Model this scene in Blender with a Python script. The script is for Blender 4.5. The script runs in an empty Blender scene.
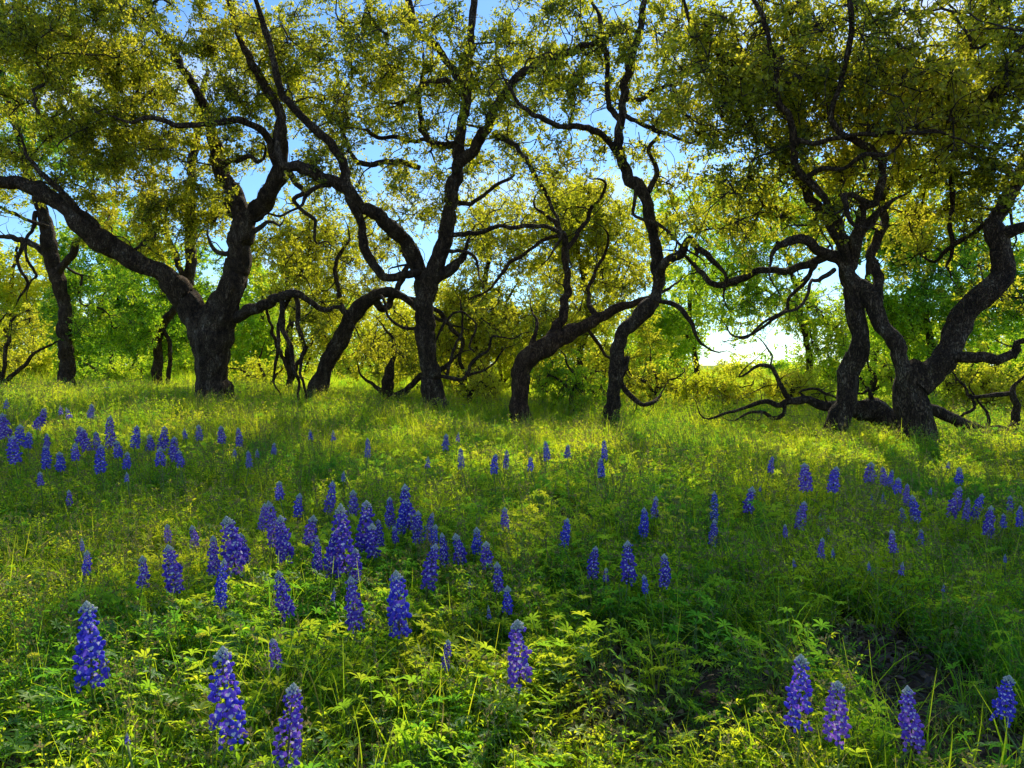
import bpy, math, random
import numpy as np
from mathutils import Vector, Matrix, noise

random.seed(7); rng = np.random.default_rng(7)
scene = bpy.context.scene
COL = scene.collection
R = math.radians
FPX = 700.0
CAMZ = 0.85
PITCH = R(1.55)

# ------------------------------------------------------------------ ground
def sstep(a, b, v):
    t = np.clip((v - a) / (b - a), 0, 1); return t * t * (3 - 2 * t)
def ground(x, y):
    x = np.asarray(x, float); y = np.asarray(y, float)
    rise = 0.25 * sstep(3.5, 11, y) * sstep(1.5, -6, x)
    rise = rise - 0.10 * sstep(40, 120, y) * sstep(1.5, -6, x)
    b = 0.022 * np.sin(x * 2.1 + 1.3) * np.cos(y * 1.7 + .4) + 0.012 * np.sin(x * 5.3 + y * 3.1) + 0.008 * np.sin(x * 11 - y * 8.3 + 2)
    far = sstep(60, 12, y)
    return rise + b * far
def at(px, py, Y):
    u = (px - 512) / FPX; v = (384 - py) / FPX
    c, s = math.cos(PITCH), math.sin(PITCH)
    d = (u, c + v * s, -s + v * c)
    k = Y / d[1]
    return np.array([d[0] * k, Y, CAMZ + d[2] * k])

# ------------------------------------------------------------------ mesh helpers
SUN_EL, SUN_AZ = R(37), R(16)
SUNV = np.array([math.sin(SUN_AZ) * math.cos(SUN_EL), math.cos(SUN_AZ) * math.cos(SUN_EL), math.sin(SUN_EL)])
class MB:
    def __init__(self):
        self.v = []; self.f = []; self.m = []; self.n = 0
    def add(self, verts, faces, mi=0):
        verts = np.asarray(verts, np.float32).reshape(-1, 3)
        faces = np.asarray(faces, np.int64)
        self.v.append(verts); self.f.append(faces + self.n); self.m.append(np.full(len(faces), mi, np.int32))
        self.n += len(verts)
    def mesh(self, name, mats, smooth=True, origin=(0, 0, 0)):
        me = bpy.data.meshes.new(name)
        if not self.v: return me
        V = np.concatenate(self.v) - np.asarray(origin, np.float32)
        loops = []; starts = []; mi = []; c = 0
        for f, m in zip(self.f, self.m):
            k = f.shape[1]
            loops.append(f.ravel()); starts.append(np.arange(len(f)) * k + c); mi.append(m); c += f.size
        loops = np.concatenate(loops).astype(np.int32); starts = np.concatenate(starts).astype(np.int32); mi = np.concatenate(mi)
        me.vertices.add(len(V)); me.vertices.foreach_set('co', V.astype(np.float32).ravel())
        me.loops.add(len(loops)); me.loops.foreach_set('vertex_index', loops)
        me.polygons.add(len(starts)); me.polygons.foreach_set('loop_start', starts)
        me.polygons.foreach_set('material_index', mi)
        me.polygons.foreach_set('use_smooth', np.full(len(starts), smooth, bool))
        me.update(calc_edges=True)
        for m in mats: me.materials.append(m)
        return me
def link(name, me, parent=None, loc=None):
    o = bpy.data.objects.new(name, me); COL.objects.link(o)
    if parent is not None: o.parent = parent
    if loc is not None: o.location = loc
    return o
def tag(o, label=None, cat=None, group=None, kind=None):
    if label: o['label'] = label
    if cat: o['category'] = cat
    if group: o['group'] = group
    if kind: o['kind'] = kind
    return o
def nrm(a):
    return a / np.maximum(np.linalg.norm(a, axis=-1, keepdims=True), 1e-9)
def tube(mb, P, rad, sides=8, mi=0, lump=0.0, seed=0.0, cap=True):
    P = np.asarray(P, float); rad = np.asarray(rad, float); n = len(P)
    T = np.gradient(P, axis=0); T = nrm(T)
    ref = np.array([0.31, 0.87, 0.38]) if abs(T[0] @ np.array([0.31, .87, .38])) < .9 else np.array([1., 0, 0])
    U = np.zeros_like(P); u = ref - T[0] * (ref @ T[0]); u /= np.linalg.norm(u); U[0] = u
    for i in range(1, n):
        u = U[i - 1] - T[i] * (U[i - 1] @ T[i]); u /= max(np.linalg.norm(u), 1e-9); U[i] = u
    W = np.cross(T, U)
    a = np.linspace(0, 2 * math.pi, sides, endpoint=False)
    ring = np.cos(a)[None, :, None] * U[:, None, :] + np.sin(a)[None, :, None] * W[:, None, :]
    rr = np.repeat(rad[:, None], sides, 1)
    if lump > 0:
        L = np.concatenate([[0], np.cumsum(np.linalg.norm(np.diff(P, axis=0), axis=1))])
        for i in range(n):
            for j in range(sides):
                r0 = rad[i]
                q = Vector((math.cos(a[j]) * 1.6 + seed, math.sin(a[j]) * 1.6, L[i] * .9 / max(.12, r0 * 1.2) * .35))
                q2 = Vector((math.cos(a[j]) * 5 + seed, math.sin(a[j]) * 5, L[i] * 7))
                rr[i, j] *= 1 + lump * (noise.noise(q) * .9 + .75 * noise.noise(q2))
    V = P[:, None, :] + ring * rr[:, :, None]
    i = np.arange(n - 1)[:, None]; j = np.arange(sides)[None, :]; j2 = (j + 1) % sides
    F = np.stack([i * sides + j, i * sides + j2, (i + 1) * sides + j2, (i + 1) * sides + j], -1).reshape(-1, 4)
    mb.add(V.reshape(-1, 3), F, mi)
    if cap:
        tip = P[-1] + T[-1] * rad[-1] * .8
        base = mb.n - sides
        mb.v.append(np.asarray([tip], np.float32)); mb.n += 1
        fj = np.arange(sides)
        mb.f.append(np.stack([base + fj, base + (fj + 1) % sides, np.full(sides, mb.n - 1)], -1)); mb.m.append(np.full(sides, mi, np.int32))
def crom(P, step):
    P = np.asarray(P, float); out = []
    Q = np.vstack([2 * P[0] - P[1], P, 2 * P[-1] - P[-2]])
    for i in range(1, len(Q) - 2):
        p0, p1, p2, p3 = Q[i - 1], Q[i], Q[i + 1], Q[i + 2]
        k = max(1, int(np.linalg.norm((p2 - p1)[:3]) / step))
        for t in np.arange(k) / k:
            out.append(.5 * ((2 * p1) + (-p0 + p2) * t + (2 * p0 - 5 * p1 + 4 * p2 - p3) * t * t + (-p0 + 3 * p1 - 3 * p2 + p3) * t ** 3))
    out.append(P[-1]); return np.array(out)
def rand_unit(n):
    return nrm(rng.normal(size=(n, 3)))
def quad_leaves(mb, C, D, N, L, W, mi=0):
    """diamond leaves, folded a little along the midrib"""
    S = nrm(np.cross(D, N)); N2 = np.cross(S, D)
    L = L[:, None]; W = W[:, None]
    b = C; t = C + D * L; m = C + D * L * .48
    l = m + S * W * .5 + N2 * W * .18; r = m - S * W * .5 + N2 * W * .18
    V = np.stack([b, l, t, r], 1).reshape(-1, 3)
    F = np.arange(len(C) * 4).reshape(-1, 4)
    mb.add(V, F, mi)
def rib_leaves(mb, C, D, N, L, W, droop=.25, mi=0, wide=.62):
    """larger leaflets: a midrib, two halves, drooping tip"""
    S = nrm(np.cross(D, N)); N2 = np.cross(S, D)
    L = L[:, None]; W = W[:, None]
    dn = -N2 * L
    p1 = C + D * L * .35 + dn * droop * .06; p2 = C + D * L * wide + dn * droop * .3; t = C + D * L * .97 + dn * droop
    up = N2 * W * .16
    V = np.stack([C, p1, p2, t, p1 + S * W * .42 + up, p2 + S * W * .5 + up, p1 - S * W * .42 + up, p2 - S * W * .5 + up], 1).reshape(-1, 3)
    n = len(C); o = (np.arange(n) * 8)[:, None]
    mb.add(V, np.vstack([o + [0, 4, 1], o + [5, 3, 2], o + [0, 1, 6], o + [7, 2, 3]]), mi)
    k = mb.n - n * 8
    mb.f.append(np.vstack([o + [4, 5, 2, 1], o + [1, 2, 7, 6]]) + k); mb.m.append(np.full(2 * n, mi, np.int32))
def blades(mb, B, az, H, lean, W, K=4, mi=0, curl=1.0):
    n = len(B); t = np.linspace(0, 1, K + 1)
    out = np.stack([np.cos(az), np.sin(az), np.zeros(n)], 1); side = np.stack([-np.sin(az), np.cos(az), np.zeros(n)], 1)
    tw = rng.uniform(-.8, .8, n)[:, None]
    side = nrm(side * np.cos(tw) + out * np.sin(tw)); side = side * np.where(side[:, :1] < 0, -1, 1); side = nrm(side + np.array([1.1, -.3, 0]))
    V = []
    for tt in t:
        c = B + out * (lean * H * (tt ** 1.8) * curl)[:, None] + np.array([0, 0, 1.]) * (H * (tt - .22 * lean * tt ** 3))[:, None]
        w = (W * (1 - tt ** 1.6) * .5 + .0003)[:, None]
        V += [c - side * w, c + side * w]
    V = np.stack(V, 1).reshape(-1, 3)
    o = (np.arange(n) * 2 * (K + 1))[:, None]
    F = np.vstack([o + [2 * k, 2 * k + 1, 2 * k + 3, 2 * k + 2] for k in range(K)])
    mb.add(V, F, mi)

# ------------------------------------------------------------------ materials
def newmat(name):
    m = bpy.data.materials.new(name); m.use_nodes = True
    nt = m.node_tree; nt.nodes.clear()
    return m, nt, nt.nodes.new
def ramp(nt, stops):
    r = nt.nodes.new('ShaderNodeValToRGB'); e = r.color_ramp.elements
    while len(e) < len(stops): e.new(.5)
    for i, (p, c) in enumerate(stops):
        e[i].position = p; e[i].color = (*c, 1)
    return r
def leafmat(name, dif, tra, per='island', gloss=.03, rough=.5, tfac=.5, patch=0.0):
    """thin leaf: diffuse + translucent + a weak gloss; colour varies leaf by leaf and patch by patch"""
    m, nt, N = newmat(name); Lk = nt.links.new
    out = N('ShaderNodeOutputMaterial')
    if per == 'island': g = N('ShaderNodeNewGeometry'); rnd = g.outputs['Random Per Island']
    else: g = N('ShaderNodeObjectInfo'); rnd = g.outputs['Random']
    tc = N('ShaderNodeNewGeometry'); ns = N('ShaderNodeTexNoise'); ns.inputs['Scale'].default_value = .9; ns.inputs['Detail'].default_value = 3
    Lk(tc.outputs['Position'], ns.inputs['Vector'])
    mx = N('ShaderNodeMath'); mx.operation = 'MULTIPLY_ADD'; mx.inputs[1].default_value = .95
    sb = N('ShaderNodeMath'); sb.operation = 'MULTIPLY_ADD'; sb.inputs[1].default_value = 2.5; sb.inputs[2].default_value = -1.27
    Lk(ns.outputs['Fac'], sb.inputs[0]); Lk(rnd, mx.inputs[0]); Lk(sb.outputs[0], mx.inputs[2])
    rd = ramp(nt, dif); rt = ramp(nt, tra)
    Lk(mx.outputs[0], rd.inputs[0]); Lk(mx.outputs[0], rt.inputs[0])
    d = N('ShaderNodeBsdfDiffuse'); t = N('ShaderNodeBsdfTranslucent'); gl = N('ShaderNodeBsdfGlossy'); gl.inputs['Roughness'].default_value = rough
    gl.inputs['Color'].default_value = (.9, .95, .9, 1)
    Lk(rd.outputs[0], d.inputs[0]); Lk(rt.outputs[0], t.inputs[0])
    a = N('ShaderNodeMixShader'); a.inputs[0].default_value = tfac; Lk(d.outputs[0], a.inputs[1]); Lk(t.outputs[0], a.inputs[2])
    b = N('ShaderNodeMixShader'); b.inputs[0].default_value = gloss; Lk(a.outputs[0], b.inputs[1]); Lk(gl.outputs[0], b.inputs[2])
    Lk(b.outputs[0], out.inputs[0]); return m
def barkmat(name, cols, sc=1.0):
    m, nt, N = newmat(name); Lk = nt.links.new
    out = N('ShaderNodeOutputMaterial'); p = N('ShaderNodeBsdfPrincipled'); p.inputs['Roughness'].default_value = .9
    p.inputs['Specular IOR Level'].default_value = .25
    tc = N('ShaderNodeTexCoord'); mp = N('ShaderNodeMapping'); mp.inputs['Scale'].default_value = (1, 1, .35); Lk(tc.outputs['Object'], mp.inputs[0])
    n1 = N('ShaderNodeTexNoise'); n1.inputs['Scale'].default_value = 9 * sc; n1.inputs['Detail'].default_value = 6; n1.inputs['Roughness'].default_value = .65
    vo = N('ShaderNodeTexVoronoi'); vo.feature = 'DISTANCE_TO_EDGE'; vo.inputs['Scale'].default_value = 34 * sc
    wn = N('ShaderNodeTexNoise'); wn.inputs['Scale'].default_value = 14; wn.inputs['Detail'].default_value = 3
    mxv = N('ShaderNodeMix'); mxv.data_type = 'VECTOR'; mxv.inputs['Factor'].default_value = .22
    Lk(mp.outputs[0], mxv.inputs['A']); Lk(wn.outputs['Color'], mxv.inputs['B']); Lk(mp.outputs[0], wn.inputs['Vector']); Lk(mxv.outputs['Result'], vo.inputs['Vector'])
    Lk(mp.outputs[0], n1.inputs['Vector'])
    rc = ramp(nt, cols); Lk(n1.outputs['Fac'], rc.inputs[0])
    cr = ramp(nt, [(0, (.34, .3, .28)), (.2, (1, 1, 1))]); Lk(vo.outputs['Distance'], cr.inputs[0])
    mul = N('ShaderNodeMix'); mul.data_type = 'RGBA'; mul.blend_type = 'MULTIPLY'; mul.inputs['Factor'].default_value = 1
    Lk(rc.outputs[0], mul.inputs['A']); Lk(cr.outputs[0], mul.inputs['B']); Lk(mul.outputs['Result'], p.inputs['Base Color'])
    ad = N('ShaderNodeMath'); ad.operation = 'ADD'; mn = N('ShaderNodeMath'); mn.operation = 'MINIMUM'; mn.inputs[1].default_value = .2
    Lk(vo.outputs['Distance'], mn.inputs[0]); m2 = N('ShaderNodeMath'); m2.operation = 'MULTIPLY'; m2.inputs[1].default_value = 3
    Lk(mn.outputs[0], m2.inputs[0]); Lk(m2.outputs[0], ad.inputs[0]); Lk(n1.outputs['Fac'], ad.inputs[1])
    bp = N('ShaderNodeBump'); bp.inputs['Strength'].default_value = 1; bp.inputs['Distance'].default_value = .06; Lk(ad.outputs[0], bp.inputs['Height'])
    Lk(bp.outputs[0], p.inputs['Normal']); Lk(p.outputs[0], out.inputs[0]); return m
def plain(name, c1, c2, rough=.6, scale=40, tra=0.0):
    m, nt, N = newmat(name); Lk = nt.links.new
    out = N('ShaderNodeOutputMaterial'); p = N('ShaderNodeBsdfPrincipled'); p.inputs['Roughness'].default_value = rough
    n = N('ShaderNodeTexNoise'); n.inputs['Scale'].default_value = scale; tc = N('ShaderNodeTexCoord'); Lk(tc.outputs['Object'], n.inputs['Vector'])
    r = ramp(nt, [(.35, c1), (.65, c2)]); Lk(n.outputs['Fac'], r.inputs[0]); Lk(r.outputs[0], p.inputs['Base Color'])
    if tra:
        t = N('ShaderNodeBsdfTranslucent'); Lk(r.outputs[0], t.inputs[0]); mx = N('ShaderNodeMixShader'); mx.inputs[0].default_value = tra
        Lk(p.outputs[0], mx.inputs[1]); Lk(t.outputs[0], mx.inputs[2]); Lk(mx.outputs[0], out.inputs[0])
    else: Lk(p.outputs[0], out.inputs[0])
    return m

M = {}
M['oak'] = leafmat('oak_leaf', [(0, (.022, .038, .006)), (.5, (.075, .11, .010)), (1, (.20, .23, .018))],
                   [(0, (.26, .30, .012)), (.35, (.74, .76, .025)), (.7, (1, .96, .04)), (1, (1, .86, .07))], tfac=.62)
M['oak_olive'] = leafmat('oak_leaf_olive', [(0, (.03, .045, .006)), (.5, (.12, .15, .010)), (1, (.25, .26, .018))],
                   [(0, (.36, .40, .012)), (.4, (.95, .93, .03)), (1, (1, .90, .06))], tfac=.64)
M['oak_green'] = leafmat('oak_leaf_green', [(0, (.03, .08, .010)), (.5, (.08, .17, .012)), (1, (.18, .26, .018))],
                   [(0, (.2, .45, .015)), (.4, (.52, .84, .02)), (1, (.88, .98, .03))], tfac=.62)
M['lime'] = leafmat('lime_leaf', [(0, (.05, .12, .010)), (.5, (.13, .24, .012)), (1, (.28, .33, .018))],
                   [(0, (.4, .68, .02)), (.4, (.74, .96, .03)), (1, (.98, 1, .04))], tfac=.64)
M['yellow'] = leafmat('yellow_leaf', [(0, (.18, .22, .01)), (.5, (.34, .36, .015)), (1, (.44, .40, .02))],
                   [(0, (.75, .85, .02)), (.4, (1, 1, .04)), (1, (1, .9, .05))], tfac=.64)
M['bark'] = barkmat('oak_bark', [(.3, (.04, .022, .013)), (.5, (.12, .07, .04)), (.62, (.20, .135, .085)), (.78, (.32, .26, .19))])
M['bark_warm'] = barkmat('oak_bark_warm', [(.3, (.05, .024, .012)), (.5, (.13, .065, .034)), (.75, (.27, .16, .09))])
M['twig'] = plain('twig_bark', (.02, .013, .009), (.07, .045, .028), .9, 20)
M['grass'] = leafmat('grass_blade', [(0, (.05, .16, .02)), (.5, (.17, .32, .02)), (1, (.40, .44, .025))],
                   [(0, (.24, .56, .02)), (.45, (.74, .92, .02)), (1, (1, .98, .03))], per='obj', tfac=.72, gloss=.02)
M['herb'] = leafmat('herb_leaf', [(0, (.05, .19, .03)), (.5, (.16, .34, .022)), (1, (.38, .44, .025))],
                   [(0, (.22, .56, .025)), (.45, (.70, .90, .02)), (1, (1, .98, .03))], per='obj', tfac=.70, gloss=.02)
M['lupine'] = leafmat('lupine_leaf', [(0, (.05, .18, .035)), (.5, (.12, .28, .025)), (1, (.26, .36, .03))],
                   [(0, (.22, .55, .03)), (.45, (.55, .80, .03)), (1, (.92, .92, .04))], per='obj', tfac=.66, gloss=.03)
M['dry'] = leafmat('dry_stalk', [(0, (.14, .12, .03)), (1, (.34, .26, .10))], [(0, (.3, .3, .05)), (1, (.6, .45, .15))], per='obj', tfac=.35, gloss=.03)
M['litter'] = leafmat('leaf_litter', [(0, (.05, .028, .018)), (.5, (.14, .08, .045)), (1, (.32, .22, .13))], [(0, (.1, .05, .02)), (1, (.3, .18, .08))], tfac=.15, gloss=.03)
M['petal'] = leafmat('blue_petal', [(0, (.04, .05, .55)), (.5, (.09, .08, .70)), (1, (.20, .10, .70))],
                   [(0, (.12, .09, .95)), (.5, (.26, .13, 1)), (1, (.5, .2, .95))], tfac=.4, gloss=.03)
M['petal_violet'] = leafmat('violet_petal', [(0, (.06, .04, .45)), (.5, (.16, .08, .62)), (1, (.32, .15, .66))],
                   [(0, (.2, .08, .8)), (.5, (.4, .15, .9)), (1, (.6, .28, .9))], tfac=.42, gloss=.03)
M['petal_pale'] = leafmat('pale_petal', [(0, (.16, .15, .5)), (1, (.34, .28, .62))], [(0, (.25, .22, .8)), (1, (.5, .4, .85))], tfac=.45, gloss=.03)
M['spot'] = plain('white_petal_spot', (.72, .68, .78), (.85, .82, .85), .6, 30, .3)
M['bud'] = plain('bud_grey', (.42, .48, .38), (.68, .70, .70), .7, 200, .25)
M['stem'] = plain('green_stem', (.10, .19, .03), (.2, .26, .05), .6, 60, .15)
M['redstem'] = plain('stem_purple', (.10, .07, .08), (.14, .16, .05), .6, 60, .1)
M['yellowpetal'] = plain('yellow_petal', (.75, .68, .03), (.85, .8, .05), .5, 100, .4)
M['whitepetal'] = plain('white_petal', (.8, .8, .75), (.85, .85, .8), .5, 100, .4)

# ------------------------------------------------------------------ ground sheet
def ground_material():
    m, nt, N = newmat('soil_and_grass'); Lk = nt.links.new
    out = N('ShaderNodeOutputMaterial'); p = N('ShaderNodeBsdfPrincipled'); p.inputs['Roughness'].default_value = .95; p.inputs['Specular IOR Level'].default_value = .1
    g = N('ShaderNodeNewGeometry')
    n1 = N('ShaderNodeTexNoise'); n1.inputs['Scale'].default_value = 22; n1.inputs['Detail'].default_value = 8; n1.inputs['Roughness'].default_value = .7
    n2 = N('ShaderNodeTexNoise'); n2.inputs['Scale'].default_value = .35; n2.inputs['Detail'].default_value = 5
    n3 = N('ShaderNodeTexNoise'); n3.inputs['Scale'].default_value = 6; n3.inputs['Detail'].default_value = 6
    for n in (n1, n2, n3): Lk(g.outputs['Position'], n.inputs['Vector'])
    soil = ramp(nt, [(.3, (.035, .022, .014)), (.5, (.10, .062, .04)), (.72, (.22, .15, .10))]); Lk(n1.outputs['Fac'], soil.inputs[0])
    gr = ramp(nt, [(.35, (.16, .24, .010)), (.5, (.32, .40, .015)), (.65, (.50, .50, .02))]); Lk(n2.outputs['Fac'], gr.inputs[0])
    gm = N('ShaderNodeMix'); gm.data_type = 'RGBA'; gm.blend_type = 'MULTIPLY'; gm.inputs['Factor'].default_value = .8
    r3 = ramp(nt, [(.35, (.45, .5, .4)), (.6, (1.1, 1.1, 1))]); Lk(n3.outputs['Fac'], r3.inputs[0]); Lk(gr.outputs[0], gm.inputs['A']); Lk(r3.outputs[0], gm.inputs['B'])
    sp = N('ShaderNodeSeparateXYZ'); Lk(g.outputs['Position'], sp.inputs[0])
    mr = N('ShaderNodeMapRange'); mr.inputs['From Min'].default_value = 6; mr.inputs['From Max'].default_value = 16; Lk(sp.outputs['Y'], mr.inputs['Value'])
    mx = N('ShaderNodeMix'); mx.data_type = 'RGBA'; Lk(mr.outputs[0], mx.inputs['Factor']); Lk(soil.outputs[0], mx.inputs['A']); Lk(gm.outputs['Result'], mx.inputs['B'])
    Lk(mx.outputs['Result'], p.inputs['Base Color'])
    bp = N('ShaderNodeBump'); bp.inputs['Distance'].default_value = .03; bp.inputs['Strength'].default_value = .8; Lk(n1.outputs['Fac'], bp.inputs['Height']); Lk(bp.outputs[0], p.inputs['Normal'])
    Lk(p.outputs[0], out.inputs[0]); return m
def build_ground():
    ys = np.concatenate([np.linspace(-60, -4, 8), np.linspace(-3, 16, 191), 16 + 1500 * np.linspace(0.003, 1, 90) ** 2.6])
    xs0 = np.concatenate([-14 - 1400 * np.linspace(1, .003, 40) ** 2.6, np.linspace(-14, 14, 241), 14 + 1400 * np.linspace(.003, 1, 40) ** 2.6])
    X, Y = np.meshgrid(xs0, ys); Z = ground(X, Y)
    nx, ny = len(xs0), len(ys)
    i = np.arange(ny - 1)[:, None]; j = np.arange(nx - 1)[None, :]
    F = np.stack([i * nx + j, i * nx + j + 1, (i + 1) * nx + j + 1, (i + 1) * nx + j], -1).reshape(-1, 4)
    mb = MB(); mb.add(np.stack([X, Y, Z], -1).reshape(-1, 3), F)
    tag(link('ground', mb.mesh('ground', [ground_material()])), kind='structure')
build_ground()

# ------------------------------------------------------------------ ground cover (stuff)
def v_tuft(n, h0, h1, spread, w, lean=.5, mat='grass', dry=.08):
    mb = MB()
    B = np.stack([rng.normal(0, spread, n), rng.normal(0, spread, n), np.full(n, -.01)], 1)
    blades(mb, B, rng.uniform(0, 6.28, n), rng.uniform(h0, h1, n), rng.uniform(.1, 1, n) * lean, rng.uniform(.6, 1.2, n) * w, 4, 0)
    k = max(1, int(n * dry))
    B = np.stack([rng.normal(0, spread, k), rng.normal(0, spread, k), np.full(k, -.01)], 1)
    blades(mb, B, rng.uniform(0, 6.28, k), rng.uniform(h0, h1, k), rng.uniform(.3, 1.2, k), np.full(k, w * .8), 4, 1)
    return mb.mesh('tuft', [M[mat], M['dry']])
def stems_path(n, spread, h0, h1, lean):
    out = []
    for _ in range(n):
        b = np.array([rng.normal(0, spread), rng.normal(0, spread), -.01]); a = rng.uniform(0, 6.28); h = rng.uniform(h0, h1); l = rng.uniform(.1, lean) * h
        P = np.array([b + np.array([math.cos(a) * l * t ** 1.6, math.sin(a) * l * t ** 1.6, h * t]) + rng.normal(0, .004, 3) * (t > 0) for t in np.linspace(0, 1, 6)])
        out.append(P)
    return out
def v_herb(n, h0, h1, spread, leaflet, per, mat='herb', heads=0):
    """feathery forb: many small leaflets whorled on thin stems"""
    mb = MB()
    for P in stems_path(n, spread, h0, h1, .5):
        tube(mb, P, np.linspace(.0013, .0006, 6), 3, 1, cap=False)
        t = rng.uniform(.1, 1, per); Q = np.stack([np.interp(t * 5, range(6), P[:, k]) for k in range(3)], 1)
        D = rand_unit(per); D[:, 2] = np.abs(D[:, 2]) * .6 + .1; D = nrm(D); N = nrm(rand_unit(per) * .6 + [0, 0, .4] + SUNV)
        rib_leaves(mb, Q + D * .004, D, N, rng.uniform(.6, 1.3, per) * leaflet, rng.uniform(.28, .42, per) * leaflet, .3, 0)
        for s in range(3):          # side sprays
            q = Q[rng.integers(per)]; d = rand_unit(1)[0]; d[2] = abs(d[2]) * .7; e = q + d * leaflet * rng.uniform(1.5, 3)
            tube(mb, [q, e], [.0008, .0004], 3, 1, cap=False); m = 7
            tt = rng.uniform(.3, 1, m)[:, None]; D = nrm(rand_unit(m) * .8 + d)
            rib_leaves(mb, q + (e - q) * tt, D, nrm(rand_unit(m) * .5 + [0, 0, .4] + SUNV), rng.uniform(.5, 1, m) * leaflet, np.full(m, .3) * leaflet, .2, 0)
        if heads and rng.random() < heads:
            m = 14; D = rand_unit(m); D[:, 2] = abs(D[:, 2])
            quad_leaves(mb, P[-1] + D * rng.uniform(0, .014, m)[:, None] - [0, 0, .004], D, rand_unit(m), np.full(m, .007), np.full(m, .005), 2)
    return mb.mesh('herb', [M[mat], M['stem'], M['dry']])
def palmate(mb, c, up, L, mi=0, nl=7):
    up = up / np.linalg.norm(up); a0 = rng.uniform(0, 6.28)
    ref = np.array([1., .2, 0]); u = ref - up * (ref @ up); u /= np.linalg.norm(u); w = np.cross(up, u)
    a = a0 + np.arange(nl) / nl * 6.28 * .93 + rng.normal(0, .06, nl)
    D = nrm(np.cos(a)[:, None] * u + np.sin(a)[:, None] * w + up * rng.uniform(.15, .5))
    rib_leaves(mb, np.repeat(c[None], nl, 0), D, np.repeat(up[None], nl, 0) + D * .0, rng.uniform(.85, 1.1, nl) * L, rng.uniform(.22, .30, nl) * L, rng.uniform(.1, .4), mi, .66)
def lupine_leaves(mb, n, spread, h0, h1, L, smi=1, h=None):
    for _ in range(n):
        a = rng.uniform(0, 6.28); hh = rng.uniform(h0, h1); r = spread * rng.uniform(.3, 1)
        b = np.array([rng.normal(0, .01), rng.normal(0, .01), -.01]); e = np.array([math.cos(a) * r, math.sin(a) * r, hh])
        mid = (b + e) / 2 + np.array([0, 0, hh * .15]) - np.array([math.cos(a), math.sin(a), 0]) * r * .15
        tube(mb, crom([b, mid, e], .04), np.linspace(.0016, .001, len(crom([b, mid, e], .04))), 3, smi, cap=False)
        up = np.array([math.cos(a) * .6, math.sin(a) * .6, 1.]) + rng.normal(0, .3, 3) + SUNV * 1.3
        palmate(mb, e, up, L * rng.uniform(.75, 1.15), 0)
def v_lupine():
    mb = MB(); lupine_leaves(mb, 11, .10, .05, .17, .030); return mb.mesh('lupine', [M['lupine'], M['stem']])
def v_seed():
    mb = MB()
    for P in stems_path(5, .03, .16, .30, .45):
        tube(mb, P, np.linspace(.0011, .0005, 6), 3, 0, cap=False)
        m = 16; t = rng.uniform(.7, 1, m); Q = np.stack([np.interp(t * 5, range(6), P[:, k]) for k in range(3)], 1)
        D = nrm(rand_unit(m) * .7 + [0, 0, .8]); quad_leaves(mb, Q, D, rand_unit(m), rng.uniform(.006, .013, m), np.full(m, .0035), 1)
    return mb.mesh('seed', [M['stem'], M['dry']])
def v_broad():
    mb = MB(); n = 9; a = rng.uniform(0, 6.28, n); D = nrm(np.stack([np.cos(a), np.sin(a), rng.uniform(.4, 1.4, n)], 1))
    rib_leaves(mb, np.zeros((n, 3)), D, nrm(np.stack([-np.cos(a) * .3, -np.sin(a) * .3, np.ones(n)], 1) + SUNV), rng.uniform(.06, .12, n), rng.uniform(.012, .02, n), .35)
    return mb.mesh('broad', [M['lupine']])
def v_litter():
    mb = MB(); n = 26
    C = np.stack([rng.normal(0, .07, n), rng.normal(0, .07, n), rng.uniform(.002, .02, n)], 1); D = rand_unit(n); D[:, 2] *= .25; D = nrm(D)
    rib_leaves(mb, C, D, nrm(rand_unit(n) * .35 + [0, 0, 1.]), rng.uniform(.015, .04, n), rng.uniform(.008, .017, n), .2)
    for _ in range(3):
        a = rng.uniform(0, 6.28); c = np.array([rng.normal(0, .05), rng.normal(0, .05), .008]); d = np.array([math.cos(a), math.sin(a), .05]) * .06
        tube(mb, [c - d, c + rng.normal(0, .005, 3), c + d], [.0012, .0018, .001], 4, 1)
    return mb.mesh('litter', [M['litter'], M['dry']])

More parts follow.
